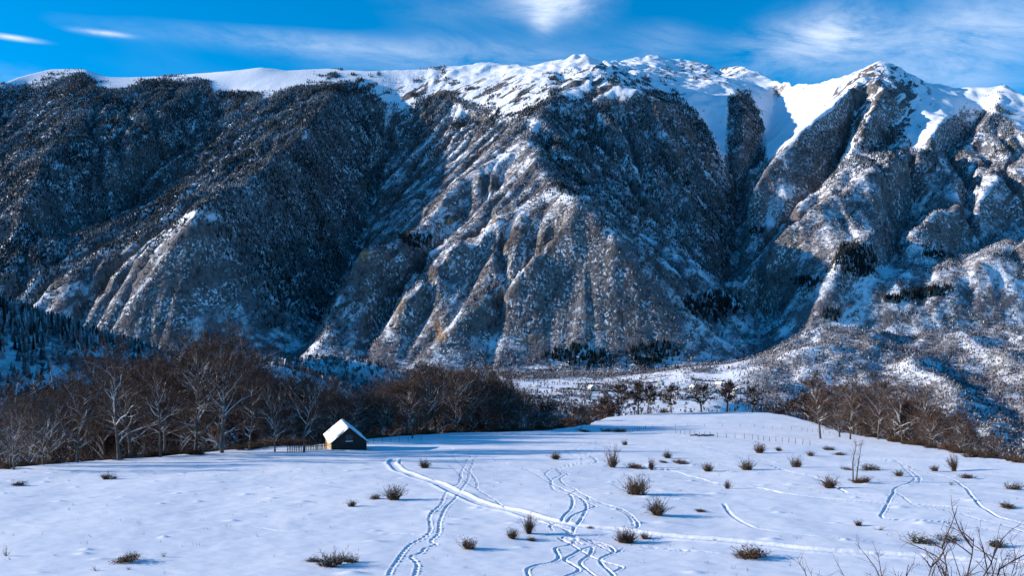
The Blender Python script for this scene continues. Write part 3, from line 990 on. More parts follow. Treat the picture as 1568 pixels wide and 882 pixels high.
# (kind, half width m, depth m, points)
TRACKS = [
    ('foot', .26, .20, C2((845, 890), (880, 820), (950, 720), (1000, 670), (1090, 620), (1130, 570), (1125, 480), (1200, 400), (1240, 320), (1320, 260), (1335, 190), (1370, 120), (1400, 80))),
    ('foot', .26, .20, C2((1020, 890), (1040, 810), (1000, 755), (1070, 728), (1090, 700), (1165, 672), (1130, 650), (1180, 600), (1190, 520), (1230, 430), (1290, 370), (1340, 300), (1380, 240), (1400, 160), (1420, 110), (1450, 75))),
    ('ski', .24, .17, C2((1270, 30), (1290, 90), (1370, 170), (1430, 240), (1442, 300), (1500, 340), (1568, 380)) + C3((80, 430), (160, 480), (330, 540), (470, 590), (550, 640), (640, 665), (700, 690), (780, 720))),
    ('ski', .22, .15, C2((1150, 95), (1270, 155), (1340, 230), (1400, 275), (1442, 300))),
    ('path', .95, .16, C2((890, 98), (870, 130), (920, 175), (1000, 205), (1150, 255), (1250, 300), (1400, 370), (1568, 425)) + C3((200, 490), (330, 530), (550, 575), (800, 600), (1000, 630), (1200, 650), (1430, 665)) + C4((450, 705), (700, 730), (1000, 750)) + C5((600, 770), (900, 790), (1224, 810), (1500, 825))),
    ('ski', .22, .15, C2((930, 110), (935, 140), (1000, 180), (1150, 240), (1300, 310))),
    ('ski', .25, .20, C3((640, 55), (610, 75), (575, 110), (600, 145), (660, 160), (690, 182), (620, 198), (530, 210), (430, 235))),
    ('ski', .25, .20, C3((575, 70), (545, 90), (510, 115), (520, 135), (570, 160), (610, 185), (540, 205), (440, 225), (380, 260), (410, 300), (420, 350), (470, 375), (530, 395), (545, 430), (530, 480), (490, 520), (475, 555))),
    ('ski', .25, .20, C3((700, 65), (640, 90), (690, 115), (630, 138), (660, 160), (690, 186), (640, 200), (520, 215), (460, 240), (520, 265), (470, 290), (500, 330), (565, 360), (525, 388), (590, 410), (628, 460), (610, 510), (580, 560), (550, 600), (550, 640))),
    ('ski', .25, .20, C3((430, 230), (475, 265), (418, 300), (430, 330), (500, 365), (560, 390), (620, 430), (680, 460), (620, 485), (540, 520), (510, 560))),
    ('ski', .25, .18, C3((560, 365), (640, 405), (720, 440), (810, 465), (880, 500), (930, 550), (940, 585), (890, 598))),
    ('ski', .22, .15, C3((640, 400), (650, 425), (760, 455), (860, 500), (900, 540), (915, 585))),
    ('ski', .22, .16, C3((20, 160), (60, 165), (80, 185), (150, 200), (260, 235), (350, 285), (410, 318))),
    ('ski', .25, .20, C3((320, 550), (400, 572), (470, 592), (530, 615), (560, 645), (640, 665), (700, 680), (770, 705), (790, 740), (720, 775), (712, 800), (760, 850), (800, 890))),
    ('ski', .22, .17, C3((430, 612), (408, 582), (440, 570), (560, 590))),
    ('ski', .25, .20, C3((560, 660), (530, 695), (440, 715), (460, 770), (420, 800), (320, 820), (268, 845), (278, 890))),
    ('ski', .25, .20, C3((450, 645), (480, 670), (530, 690), (590, 730), (660, 770), (740, 800), (840, 830), (790, 862))),
    ('ski', .25, .20, C3((680, 700), (600, 725), (540, 755), (495, 785), (540, 815), (580, 850), (490, 890))),
    ('ski', .23, .20, C3((665, 705), (650, 750), (590, 800), (620, 840), (690, 890))),
    ('ski', .23, .18, C3((860, 710), (800, 745), (700, 700), (560, 650), (500, 640))),
    ('foot', .24, .14, C3((470, 640), (560, 680), (540, 690), (480, 660), (530, 640), (600, 690), (700, 690))),
    ('ski', .15, .07, C3((350, 640), (540, 625), (640, 640), (820, 622))),
    ('ski', .26, .20, C5((430, 175), (480, 210), (550, 280), (540, 310), (440, 350), (430, 380), (400, 430), (370, 490), (355, 522), (410, 540), (600, 545), (800, 565), (1000, 600), (1230, 640))),
    ('ski', .26, .20, C5((350, 170), (450, 190), (500, 220), (560, 260), (592, 290), (584, 318))),
    ('ski', .24, .16, C5((440, 375), (520, 430), (600, 465), (800, 495), (950, 540), (1100, 575), (1230, 620), (1320, 650))),
    ('ski', .30, .20, C5((490, 200), (560, 235), (660, 260), (800, 300), (870, 350), (900, 390), (950, 450), (1010, 490), (1080, 530), (1230, 570), (1320, 600))),
    ('ski', .15, .08, C4((-120, 80), (0, 110), (200, 170), (400, 225), (560, 275), (750, 325), (900, 400))),
    ('ski', .18, .10, C4((-300, 250), (-150, 265), (0, 305), (150, 345), (350, 365), (550, 405), (800, 435), (1064, 455), (1400, 475), (1700, 500))),
    ('ski', .15, .07, C4((350, 365), (600, 375), (900, 405), (1300, 420))),
    ('ski', .14, .06, C4((180, 460), (230, 530), (320, 585), (420, 615), (650, 645), (900, 670), (1200, 700))),
    ('ski', .14, .06, C4((-450, 745), (-200, 735), (0, 740), (200, 755))),
    ('ski', .13, .06, C2((-100, 555), (0, 565), (200, 585), (560, 590), (900, 600), (1200, 612), (1568, 620))),
    ('ski', .12, .05, C2((0, 195), (300, 202), (600, 205), (860, 200))),
    ('foot', .16, .05, C3((880, 700), (1000, 710), (1200, 725), (1430, 745))),
]


def spline(pts, step):
    P = [pts[0]] + list(pts) + [pts[-1]]
    out = []
    for i in range(1, len(P) - 2):
        p0, p1, p2, p3 = (np.array(p) for p in P[i - 1:i + 3])
        n = max(2, int(np.hypot(*(p2 - p1)[:2]) / step))
        for t in np.linspace(0, 1, n, endpoint=False):
            out.append(0.5 * (2 * p1 + (p2 - p0) * t + (2 * p0 - 5 * p1 + 4 * p2 - p3) * t * t + (3 * p1 - p0 - 3 * p2 + p3) * t ** 3))
    out.append(np.array(P[-1]))
    return np.array(out)


mu = np.concatenate([np.linspace(-1.3, -0.64, 40)[:-1], np.linspace(-0.64, 0.64, 860), np.linspace(0.64, 1.3, 40)[1:]])
ys = [-40, -30, -20, -12, -6]
while ys[-1] < 40:
    ys.append(ys[-1] + 1.2)
while ys[-1] < 110:
    ys.append(ys[-1] * 1.0030)
while ys[-1] < 470:
    ys.append(ys[-1] * 1.0115)
while ys[-1] < 760:
    ys.append(ys[-1] + 8)
ys = np.array(ys)
MU, MY = np.meshgrid(mu, ys)
MX = MU * np.maximum(MY, 12.0)
MZ = meadow_z(MX, MY)


def carve():
    near = np.zeros(MX.shape, bool)
    samples = []
    for kind, hw, dep, pts in TRACKS:
        hw, dep = hw * (.62 if kind == 'path' else .34 if hw > .2 else .95), dep * (.55 if kind == 'path' else .5 if hw > .2 else .95)
        W = [tuple(on_meadow(a, b))[:2] for a, b in pts]
        P = spline(W, 0.12)
        seg = np.hypot(*np.diff(P, axis=0).T)
        arc = np.concatenate([[0], np.cumsum(seg)])
        samples.append((kind, hw, dep, P, arc))
    lam = np.log(ys.clip(1))
    total = np.zeros_like(MZ)
    for kind, hw, dep, P, arc in samples:
        r = hw * 2.6 + 0.35
        kd = kdtree.KDTree(len(P))
        for i, p in enumerate(P):
            kd.insert((p[0], p[1], 0), i)
        kd.balance()
        # candidate vertices: mark cells round every sample
        mark = np.zeros(MX.shape, bool)
        j = np.searchsorted(ys, P[:, 1])
        i = np.searchsorted(mu, P[:, 0] / np.maximum(P[:, 1], 12))
        for a, b, yv in zip(j, i, P[:, 1]):
            if a >= len(ys) - 1:
                continue
            wj = int(r / max(ys[min(a + 1, len(ys) - 1)] - ys[a], .05)) + 1
            wi = int(r / (yv * (1.28 / 859))) + 1
            mark[max(a - wj, 0):a + wj + 1, max(b - wi, 0):b + wi + 1] = True
        jj, ii = np.nonzero(mark)
        xs, yv = MX[jj, ii], MY[jj, ii]
        dist, aw = np.empty(len(xs)), np.empty(len(xs))
        for k in range(len(xs)):
            co, idx, dd = kd.find((xs[k], yv[k], 0))
            dist[k], aw[k] = dd, arc[idx]
        q = dist / hw
        wob = noise2(aw * 0.8, aw * 0 + 3.1, 7)
        if kind == 'foot':
            dep_l = dep * (0.25 + 1.15 * sstep(-.3, .3, np.sin(aw * 2 * math.pi / 0.8 + 1.5 * wob))) * (1 + 0.6 * noise2(aw * 2.3, aw * 0, 3))
        else:
            dep_l = dep * (0.9 + 0.7 * wob + .35 * noise2(xs * 3, yv * 3, 8))
        groove = -dep_l * np.exp(-q ** 4)
        berm = 0.38 * dep_l * np.exp(-((q - 1.6) / 0.5) ** 2)
        if kind == 'path':
            lump = fbm(xs * 3.1, yv * 3.1, 3, .6, 9)
            groove = dep * (-1.0 + 0.4 * lump) * np.exp(-q ** 6)
            berm = 0.8 * dep * (1 + .5 * lump) * np.exp(-((q - 1.25) / 0.35) ** 2)
        edge = np.minimum(np.minimum(aw, arc[-1] - aw) / 0.8, 1)
        dz = (groove + berm) * edge
        cur = total[jj, ii]
        total[jj, ii] = np.where(dz < 0, np.minimum(dz, cur), np.where(cur < -0.03, cur, np.maximum(cur, dz)))
    return total


MZ = MZ + carve()
# little humps of snow over tussocks and stones
hp = rng.uniform(-.6, .6, 240)
hy = np.sqrt(rng.uniform(44.0 ** 2, 130.0 ** 2, 240))
for u_, y_ in zip(hp, hy):
    a = np.searchsorted(ys, [y_ - 1.5, y_ + 1.5])
    b = np.searchsorted(mu, [u_ - 1.5 / y_, u_ + 1.5 / y_])
    sl = (slice(a[0], a[1]), slice(b[0], b[1]))
    w = rng.uniform(.15, .4)
    MZ[sl] += rng.uniform(.04, .16) * np.exp(-((MX[sl] - u_ * y_) / (w * 1.6)) ** 2 - ((MY[sl] - y_) / w) ** 2)
me = np_mesh("snow_meadow", np.stack([MX, MY, MZ], -1).reshape(-1, 3), grid_faces(*MX.shape), M['snow'])
tag(link("snow_meadow", me), "snow-covered hill meadow crossed by ski tracks and footprints", "meadow", kind="structure")


# ------------------------------------------------------------------ bare trees
def rnd_dir(d, ang):
    a = d.orthogonal().normalized()
    a.rotate(Matrix.Rotation(random.uniform(0, 6.2832), 3, d))
    return (d * math.cos(ang) + a * math.sin(ang)).normalized()


def limb_path(p, d, length, n, wob, lift):
    pts = [p.copy()]
    for _ in range(n):
        d = (d + Vector((random.gauss(0, wob), random.gauss(0, wob), random.gauss(0, wob) + lift))).normalized()
        p = p + d * (length / n)
        pts.append(p.copy())
    return pts


def beech(seed, H=12.0, lean=0.03, fork=0.4, spread=0.42, limbs=13, tips=7, clear_h=0.2, tw=0.042, thick=1.0):
    random.seed(seed)
    T, Cn = MB(), MB()
    trunk = limb_path(Vector((0, 0, -0.6)), Vector((random.uniform(-lean, lean), random.uniform(-lean, lean), 1)), H * 0.93 + .6, 9, 0.055, 0.02)
    R0 = 0.0165 * H * thick
    rad = [R0 * 1.35] + [R0 * (1 - (k / 9)) ** 0.85 + 0.012 for k in range(1, 10)]
    T.tube(trunk, rad, 7)

    def sub(p, d, ln, r, lev):
        if lev == 2:
            pts = limb_path(p, d, ln, 3, 0.14, 0.06)
            Cn.m = 0
            Cn.tube(pts, [r, r * .75, r * .5, r * .2], 3)
            k = 5
        else:
            pts = limb_path(p, d, ln, 2, 0.16, 0.08)
            Cn.m = 0
            Cn.tube(pts, [r, r * .6, r * .2], 3)
            k = tips
        for i in range(k):
            f = (i + random.random()) / k * 0.85 + 0.15
            s = f * (len(pts) - 1)
            a = min(int(s), len(pts) - 2)
            q = pts[a].lerp(pts[a + 1], s - a)
            dd = rnd_dir((pts[a + 1] - pts[a]).normalized(), random.uniform(0.35, 0.85))
            dd.z += 0.18
            dd.normalize()
            if lev == 2:
                sub(q, dd, ln * random.uniform(.38, .6), r * .45, 3)
            else:
                Cn.m = 1
                l2 = random.uniform(.45, 1.0) * 0.07 * H
                e = q + dd * l2
                Cn.spike(q, e, tw)
                Cn.spike(q.lerp(e, .4), q.lerp(e, .4) + rnd_dir(dd, .5) * l2 * .6, tw * .8)
    for i in range(limbs):
        f = clear_h + (0.96 - clear_h) * ((i + random.random() * .9) / limbs) ** 0.9
        s = f * 9 * 0.98
        a = min(int(s), 8)
        q = trunk[a].lerp(trunk[a + 1], s - a)
        ang = math.radians(72 - 50 * f + random.uniform(-12, 12))
        d = rnd_dir(Vector((0, 0, 1)), ang)
        prof = math.sin(math.pi * min(max((f - clear_h * .6) / (1.12 - clear_h * .6), 0.08), 1)) ** 0.7
        ln = H * spread * prof * random.uniform(.75, 1.15)
        pts = limb_path(q, d, ln, 5, 0.20, 0.07)
        r = max(rad[a] * random.uniform(.45, .7), 0.045)
        Cn.m = 2
        Cn.tube(pts, [r, r * .8, r * .62, r * .45, r * .3, r * .12], 5)
        nsub = 7
        for k in range(nsub):
            g = 0.18 + 0.82 * (k + random.random()) / nsub
            s2 = g * 5 * .99
            a2 = min(int(s2), 4)
            q2 = pts[a2].lerp(pts[a2 + 1], s2 - a2)
            dd = rnd_dir((pts[a2 + 1] - pts[a2]).normalized(), random.uniform(0.5, 1.0))
            dd.z += 0.22
            dd.normalize()
            sub(q2, dd, ln * random.uniform(.3, .55) + .03 * H, r * .38, 2)
    return T.mesh("trunk", M['bark'], True), Cn.mesh("crown", [M['branch'], M['twig'], M['limb']])


TREES = [beech(1), beech(2, spread=.46, limbs=15, clear_h=.28), beech(3, spread=.36, limbs=14), beech(4, spread=.5, limbs=12, clear_h=.16, lean=.08),
         beech(5, spread=.30, limbs=15, clear_h=.3), beech(6, spread=.40, limbs=16, tips=7)]
FAR = [beech(11, tips=6, tw=.17, limbs=13, thick=1.9, spread=.38), beech(12, tips=6, tw=.17, limbs=12, spread=.42, clear_h=.3, thick=2.0), beech(13, tips=6, tw=.16, limbs=14, spread=.34, clear_h=.32, thick=1.9)]
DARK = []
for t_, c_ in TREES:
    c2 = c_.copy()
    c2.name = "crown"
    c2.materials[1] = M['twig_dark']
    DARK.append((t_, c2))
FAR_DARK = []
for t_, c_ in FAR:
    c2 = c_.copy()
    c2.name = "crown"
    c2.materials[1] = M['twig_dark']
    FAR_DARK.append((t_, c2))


def put_tree(name, proto, px, d, top=None, H=None, label=None, group=None, rz=None, wide=1.0):
    x = (px - CX) / FPX * d
    z = float(G(x, d))
    if H is None:
        H = max(-(top - HZ) / FPX * d - z, 3.0)
    s = H / (12.0 if px > 560 else 13.3)
    if d > 330:                                # the far ones: coarser, denser crowns
        proto = random.choice(FAR_DARK if proto in DARK else FAR)
    o = empty(name, (x, d, z), random.uniform(0, 6.28) if rz is None else rz, (s * wide, s * wide, s))
    link("trunk", proto[0], o)
    link("crown", proto[1], o)
    tag(o, label, "tree", group)
    return o


PROMINENT = [
    (22, 107, 622, 3, 1.1, "pale many-limbed bare tree at the far left edge of the meadow", 0),
    (66, 116, 612, 1, 1.0, "spreading bare tree with whitish limbs, second from the left edge", 1),
    (118, 122, 566, 2, 1.0, "reddish-brown bare tree just left of the big oval-crowned beech", 2),
    (182, 128, 522, 0, 1.0, "big bare beech with oval brown crown and crooked snowy white limbs", 3),
    (245, 139, 548, 4, .9, "slim bare tree left of the two tallest beeches on the left", 4),
    (300, 144, 522, 5, 1.1, "tall bare beech with white zigzag limbs, left neighbour of the tallest", 5),
    (340, 147, 511, 1, 1.1, "tallest bare beech of the left wood with dense brown crown", 6),
    (382, 153, 560, 2, .9, "bare tree between the tallest beech and the forked pale tree", 7),
    (421, 150, 570, 3, .8, "dark-trunked bare tree with pale forked top, left of the cabin", 8),
    (466, 149, 572, 1, 1.05, "round-crowned bare tree with thick dark trunk beside the cabin", 9),
    (632, 206, 592, 4, .9, "lone pale-trunked bare tree standing in front of the wood right of cabin", 10),
    (700, 243, 582, 5, 1.2, "broad russet bare tree at the middle of the wood's edge", 11),
    (845, 272, 622, 1, 1.0, "dark rounded bare tree at the right end of the middle wood", 12),
    (890, 290, 628, 3, 1.0, "small dark bare tree standing free right of the middle wood", 13),
    (948, 405, 606, 4, 1.1, "leftmost slender bare tree of the row on the hill crest", 14),
    (977, 412, 600, 0, 1.0, "full-crowned bare tree in the hill crest row, second from left", 15),
    (991, 416, 603, 2, 1.0, "bare tree close beside the full-crowned one on the hill crest", 16),
    (1028, 424, 606, 5, 1.1, "bare tree standing apart in the middle of the hill crest row", 17),
    (1074, 428, 604, 2, 1.2, "low-forked bare tree near the summit of the snowy hill", 18),
    (1113, 427, 598, 4, 1.1, "tallest slim bare tree right of the hill summit", 19),
    (1152, 421, 607, 0, 1.0, "bare tree where the hill crest row meets the thicket", 20),
    (1257, 205, 594, 4, 1.2, "straight tan-trunked bare tree at the left end of the right-hand wood", 21),
    (1286, 214, 604, 2, 1.1, "thin dark bare tree next to the straight tan-trunked one", 22),
    (1302, 200, 600, 5, 1.0, "leaning brown bare tree behind the two-stemmed sapling", 23),
    (1345, 196, 604, 1, 1.2, "broad orange-brown bare tree in the right-hand wood", 24),
    (1382, 181, 612, 0, 1.2, "bare tree with pale upright limbs in front of the right-hand wood", 25),
    (1425, 166, 622, 3, 1.1, "bare tree with white spreading limbs near the dark end of right wood", 26),
    (1470, 150, 646, 5, 1.2, "dark dense bare tree at the right end of the right-hand wood", 27),
]
random.seed(3)
for px, d, top, k, wide, lab, sd in PROMINENT:
    if px < 500:
        top += 9
    elif px > 1230:
        top -= 8
    elif 900 < px < 1200:
        top -= 9
        wide *= 1.25
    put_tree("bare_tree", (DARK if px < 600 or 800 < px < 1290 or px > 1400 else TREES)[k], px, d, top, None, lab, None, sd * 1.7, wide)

# the woods behind, tree by tree
BELTS = [
    (34, -20, 505, 5, 60, [(-20, 612), (60, 590), (120, 560), (200, 550), (290, 530), (360, 530), (420, 570), (505, 588)], "bare tree in the dense left wood behind the front row of beeches", "trees of the left wood"),
    (64, 500, 800, 4, 62, [(500, 590), (560, 605), (600, 590), (680, 578), (740, 584), (770, 596), (800, 610)], "russet-brown bare tree in the dense wood behind the cabin and right of it", "trees of the middle wood"),
    (24, 800, 940, 2, 60, [(800, 612), (860, 622), (910, 618), (940, 606)], "small dark bare tree in the thinning right part of the middle wood", "trees thinning out right of the middle wood"),
    (16, 935, 1250, 14, 80, [(935, 618), (1000, 622), (1060, 626), (1120, 624), (1180, 618), (1250, 612)], "bare tree below the hill crest, only its top showing over the snow", "trees below the hill crest"),
    (74, 1240, 1545, 2, 46, [(1240, 606), (1300, 606), (1350, 610), (1400, 618), (1440, 628), (1480, 648), (1520, 672), (1545, 690)], "dark brown bare tree in the dense right-hand wood", "trees of the right-hand wood"),
]
MARKS = [(-30, "left wood", "behind the pale many-limbed tree at the left edge"), (48, "left wood", "behind the spreading white-limbed tree near the left edge"), (95, "left wood", "behind the reddish-brown tree"),
         (150, "left wood", "behind the big oval-crowned beech"), (215, "left wood", "behind the slim tree left of the tallest beeches"), (272, "left wood", "behind the beech with zigzag limbs"), (322, "left wood", "behind the tallest beech"),
         (362, "left wood", "right behind the tallest beech"), (402, "left wood", "behind the dark tree with pale forked top"), (445, "left wood", "behind the round-crowned tree beside the cabin"), (490, "middle wood", "straight behind the cabin"),
         (555, "middle wood", "just right of the cabin"), (612, "middle wood", "behind the lone pale-trunked tree"), (655, "middle wood", "left of its broad russet tree"), (690, "middle wood", "behind its broad russet tree"),
         (722, "middle wood", "right of its broad russet tree"), (765, "middle wood", "near its right end"), (800, "thinning wood", "left of the dark rounded tree"), (845, "thinning wood", "right of the dark rounded tree"),
         (890, "thinning wood", "right of the small free-standing tree"), (935, "slope under the crest", "under the left trees of the crest row"), (1008, "slope under the crest", "under the middle of the crest row"),
         (1074, "slope under the crest", "below the snowy hill's summit"), (1120, "slope under the crest", "right of the tallest slim crest tree"), (1180, "slope under the crest", "towards the right-hand wood"),
         (1240, "right-hand wood", "around the straight tan-trunked tree"), (1280, "right-hand wood", "behind the thin dark tree and the sapling"), (1325, "right-hand wood", "around its broad orange-brown tree"),
         (1365, "right-hand wood", "around the tree with pale upright limbs"), (1405, "right-hand wood", "around the tree with white spreading limbs"), (1455, "right-hand wood", "around its dark dense end tree"), (1500, "right-hand wood", "at its low right end")]


def belt_label(px, behind):
    w = [m_ for m_ in MARKS if m_[0] <= px][-1]
    row = "nearer" if behind < 30 else "deeper"
    return f"{row} bare tree, {w[1]}, {w[2]}", f"trees of the {w[1]}"


for n, a, b, lo, hi, tops, lab, grp in BELTS:
    tp = np.array(tops, float)
    for k in range(n):
        px = a + (b - a) * (k + random.random()) / n
        rim = float(np.interp(px, RIM_PX, RIM_D))
        d = rim + random.uniform(lo, hi)
        top = float(np.interp(px, tp[:, 0], tp[:, 1])) + random.uniform(2, 34)
        xw = (px - CX) / FPX * d
        if -95 < xw < -22 and 150 < d < 186:
            d += 40
        lab, grp = belt_label(px, d - rim)
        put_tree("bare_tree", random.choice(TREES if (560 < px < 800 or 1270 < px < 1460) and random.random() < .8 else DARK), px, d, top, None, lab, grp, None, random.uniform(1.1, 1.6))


# ------------------------------------------------------------------ bushes on the meadow
def bush_proto(seed, kind):
    """unit bush: one metre high and about one metre wide"""
    random.seed(seed)
    St, Lf = MB(), MB()
    nc = {'twiggy': 4, 'tall': 2, 'low': 6, 'green': 4, 'sprig': 2}[kind]
    sp_ = {'twiggy': .24, 'tall': .1, 'low': .36, 'green': .3, 'sprig': .15}[kind]
    clumps = [(random.gauss(0, sp_ * .7), random.gauss(0, sp_ * .7), 1.0 if k == 0 else random.uniform(.5, .95)) for k in range(nc)]
    n = {'twiggy': 105, 'tall': 80, 'low': 70, 'green': 45, 'sprig': 14}[kind]
    for i in range(n):
        a = random.uniform(0, 6.2832)
        rr = math.sqrt(random.random())
        cx_, cy_, ch = clumps[i % len(clumps)]
        p = Vector((math.cos(a) * rr * .12 + cx_, math.sin(a) * rr * .12 + cy_, -0.05))
        out = {'twiggy': .62, 'tall': .4, 'low': .8, 'green': .8, 'sprig': .5}[kind] * rr * random.uniform(.6, 1.2)
        d = Vector((math.cos(a) * out, math.sin(a) * out, 1)).normalized()
        ln = random.uniform(.45, 1.1) * (1.0 if kind != 'low' else .85) * ch
        pts = limb_path(p, d, ln, 3, 0.24, 0.0)
        St.tube(pts, [.011, .009, .007, .002], 3)
        for k in range(9):
            f = random.uniform(.25, 1)
            s = f * 2.99
            q = pts[int(s)].lerp(pts[int(s) + 1], s - int(s))
            e = q + rnd_dir((pts[-1] - pts[0]).normalized(), random.uniform(.4, 1.2)) * random.uniform(.1, .28)
            St.spike(q, e, .016)
    m = {'twiggy': 190, 'tall': 110, 'low': 420, 'green': 620, 'sprig': 20}[kind]
    for i in range(m):
        a = random.uniform(0, 6.2832)
        rr = math.sqrt(random.random())
        hmax = {'twiggy': .55, 'tall': .5, 'low': .8, 'green': .95, 'sprig': .4}[kind]
        z = random.uniform(0, 1) ** 1.5 * hmax * (1 - .45 * rr)
        w = {'twiggy': .34, 'tall': .24, 'low': .5, 'green': .5, 'sprig': .2}[kind] * (0.6 + .4 * min(z * 3, 1))
        cx_, cy_, ch = clumps[i % len(clumps)]
        c = Vector((math.cos(a) * rr * w * .75 + cx_, math.sin(a) * rr * w * .75 + cy_, z * ch))
        u = Vector((random.gauss(0, 1), random.gauss(0, 1), random.gauss(0, 1))).normalized() * random.uniform(.03, .06)
        v = u.orthogonal().normalized() * random.uniform(.015, .035)
        Lf.m = 1 if (kind == 'green' and random.random() < .22 and z > .35) else 0
        Lf.quad(c - u, c + v, c + u, c - v)
    leaf = M['leaf_green'] if kind == 'green' else M['leaf_brown']
    return St.mesh("stems", M['bush_stem']), Lf.mesh("leaves", [leaf, M['snow']])


BP = {k: [bush_proto(50 + i * 7 + j, k) for j in range(5 if k != 'sprig' else 2)] for i, k in enumerate(('twiggy', 'tall', 'low', 'green', 'sprig'))}
LEFT, MID, RIGHT = "left part of the meadow", "middle of the meadow", "right part of the meadow"
BUSHES = [
    (30, 744, 12, 20, 'low', "low reddish bush near the left edge, under the left wood"),
    (167, 734, 15, 18, 'twiggy', "small conical bush just below the big oval-crowned beech"),
    (188, 862, 17, 42, 'low', "wide snow-edged clump of stalks in the lower left snow"),
    (10, 852, 23, 12, 'sprig', "thin dry stalk with red base at the lower left edge"),
    (250, 853, 12, 10, 'sprig', "tiny bent dry sprig right of the lower left clump"),
    (146, 875, 8, 14, 'sprig', "small dry grass tuft left below the lower left clump"),
    (197, 873, 8, 11, 'sprig', "small dry tuft on a snow hump under the lower left clump"),
    (539, 776, 13, 15, 'twiggy', "small round bush left of the double bush, upper left middle"),
    (601, 766, 28, 30, 'twiggy', "bushy twin clump left of the footprints, its larger half"),
    (577, 764, 13, 17, 'low', "smaller left half of the twin clump left of the footprints"),
    (650, 717, 20, 20, 'twiggy', "lone round bush inside the bend of the trodden path"),
    (508, 867, 34, 36, 'twiggy', "large ragged bush with tall stalks at the lower left middle"),
    (537, 861, 18, 26, 'green', "low greenish bush joined to the right of the large ragged one"),
    (486, 860, 9, 28, 'low', "flat brown stalks half buried left of the large ragged bush"),
    (720, 841, 21, 25, 'twiggy', "rounded bush right of the footprints, below the path"),
    (852, 704, 18, 17, 'twiggy', "conical bush left of the winding ski tracks near the wood"),
    (939, 716, 41, 22, 'tall', "tall narrow upright bush right of the upper winding ski tracks"),
    (957, 682, 11, 9, 'twiggy', "tiny distant bush above the tall narrow one"),
    (977, 718, 13, 26, 'low', "low brown mound between the tall narrow bush and a thin one"),
    (998, 720, 23, 14, 'tall', "thin twiggy bush at the right end of the brown mound"),
    (1023, 702, 17, 14, 'twiggy', "small pointed bush behind the pale brown clump, upper middle"),
    (1016, 709, 6, 13, 'low', "flat pale brown tuft just left of the pale brown clump"),
    (1046, 711, 11, 22, 'low', "pale brown leafy clump in the upper middle of the meadow"),
    (1085, 722, 18, 18, 'twiggy', "round bush standing alone right of the pale brown clump"),
    (980, 758, 39, 36, 'twiggy', "large open twiggy bush in the middle, above the reddish one"),
    (1005, 789, 39, 32, 'twiggy', "large reddish-brown bush casting a long shadow in the middle"),
    (1072, 784, 8, 16, 'low', "flat dark bush in the shadow of the large reddish-brown one"),
    (810, 817, 36, 24, 'tall', "upright twiggy bush left of the crossing ski tracks"),
    (812, 829, 11, 12, 'low', "small stub of a bush in front of the upright twiggy one"),
    (783, 825, 22, 18, 'twiggy', "smaller bush left beside the upright twiggy one"),
    (956, 832, 34, 36, 'twiggy', "broad dense bush at the lower bend of the ski tracks"),
    (988, 826, 16, 12, 'twiggy', "small bush right beside the broad dense one by the ski tracks"),
    (905, 811, 8, 9, 'low', "tiny bush on the trodden path left of the broad dense one"),
    (1095, 831, 6, 16, 'sprig', "short dry stalks on the trodden path, lower right middle"),
    (1162, 694, 22, 18, 'twiggy', "pointed bush at the top of the right meadow, below the fence"),
    (1193, 691, 10, 11, 'twiggy', "small bush right of the pointed one below the fence"),
    (1142, 720, 24, 20, 'twiggy', "egg-shaped bush below the pointed one, right meadow"),
    (1219, 716, 23, 17, 'twiggy', "slim conical bush between the egg-shaped one and the wood"),
    (1241, 699, 10, 12, 'twiggy', "small far bush left below the straight tan-trunked tree"),
    (1114, 749, 18, 13, 'tall', "small pointed bush alone on open snow below the egg-shaped one"),
    (1271, 748, 27, 28, 'twiggy', "spreading bush left of the two-stemmed sapling"),
    (1149, 855, 31, 46, 'low', "biggest round dark bush below the path at the lower right"),
    (1315, 806, 13, 12, 'twiggy', "small reddish bush on snow mound above the bare near branches"),
    (1316, 740, 15, 34, 'low', "wide brown bush around the foot of the two-stemmed sapling"),
    (1271, 690, 11, 16, 'low', "small bush at the foot of the straight tan-trunked tree"),
    (1296, 720, 9, 12, 'low', "small dark bush left behind the two-stemmed sapling"),
    (1286, 697, 7, 16, 'low', "pale low bush between the wood's thin tree and the sapling"),
    (1338, 721, 14, 30, 'low', "wide brown bush right of the two-stemmed sapling"),
    (1378, 730, 13, 14, 'twiggy', "small bush beside the ski track below the right-hand wood"),
    (1430, 722, 12, 12, 'twiggy', "small bush between the ski tracks and the olive shrub"),
    (1460, 722, 29, 20, 'tall', "upright olive-brown shrub at the edge of the right-hand wood"),
    (1482, 733, 13, 19, 'low', "pale brown bush right below the olive-brown shrub"),
    (1455, 743, 8, 14, 'sprig', "low stalks beside the ski track under the olive-brown shrub"),
    (1552, 750, 20, 25, 'low', "stacked double bush near the right edge"),
    (1541, 779, 14, 22, 'low', "dense low bush below the stacked double bush, right edge"),
    (1403, 831, 19, 38, 'green', "dark green snow-dusted bush behind the bare near branches"),
    (1455, 829, 12, 32, 'green', "flat green bush right of the dark green one, behind the branches"),
    (1530, 839, 21, 26, 'green', "fresh green tufted bush behind the branches at the right"),
    (929, 661, 9, 20, 'low', "round bush at the back edge of the meadow, left of a similar one"),
    (951, 662, 10, 19, 'low', "round bush at the back edge of the meadow, right of a similar one"),
    (893, 661, 6, 20, 'low', "flat dark bush at the foot of the middle wood's right end"),
    (1345, 812, 8, 20, 'sprig', "grass tips poking through snow left of the dark green bush"),
]
random.seed(5)
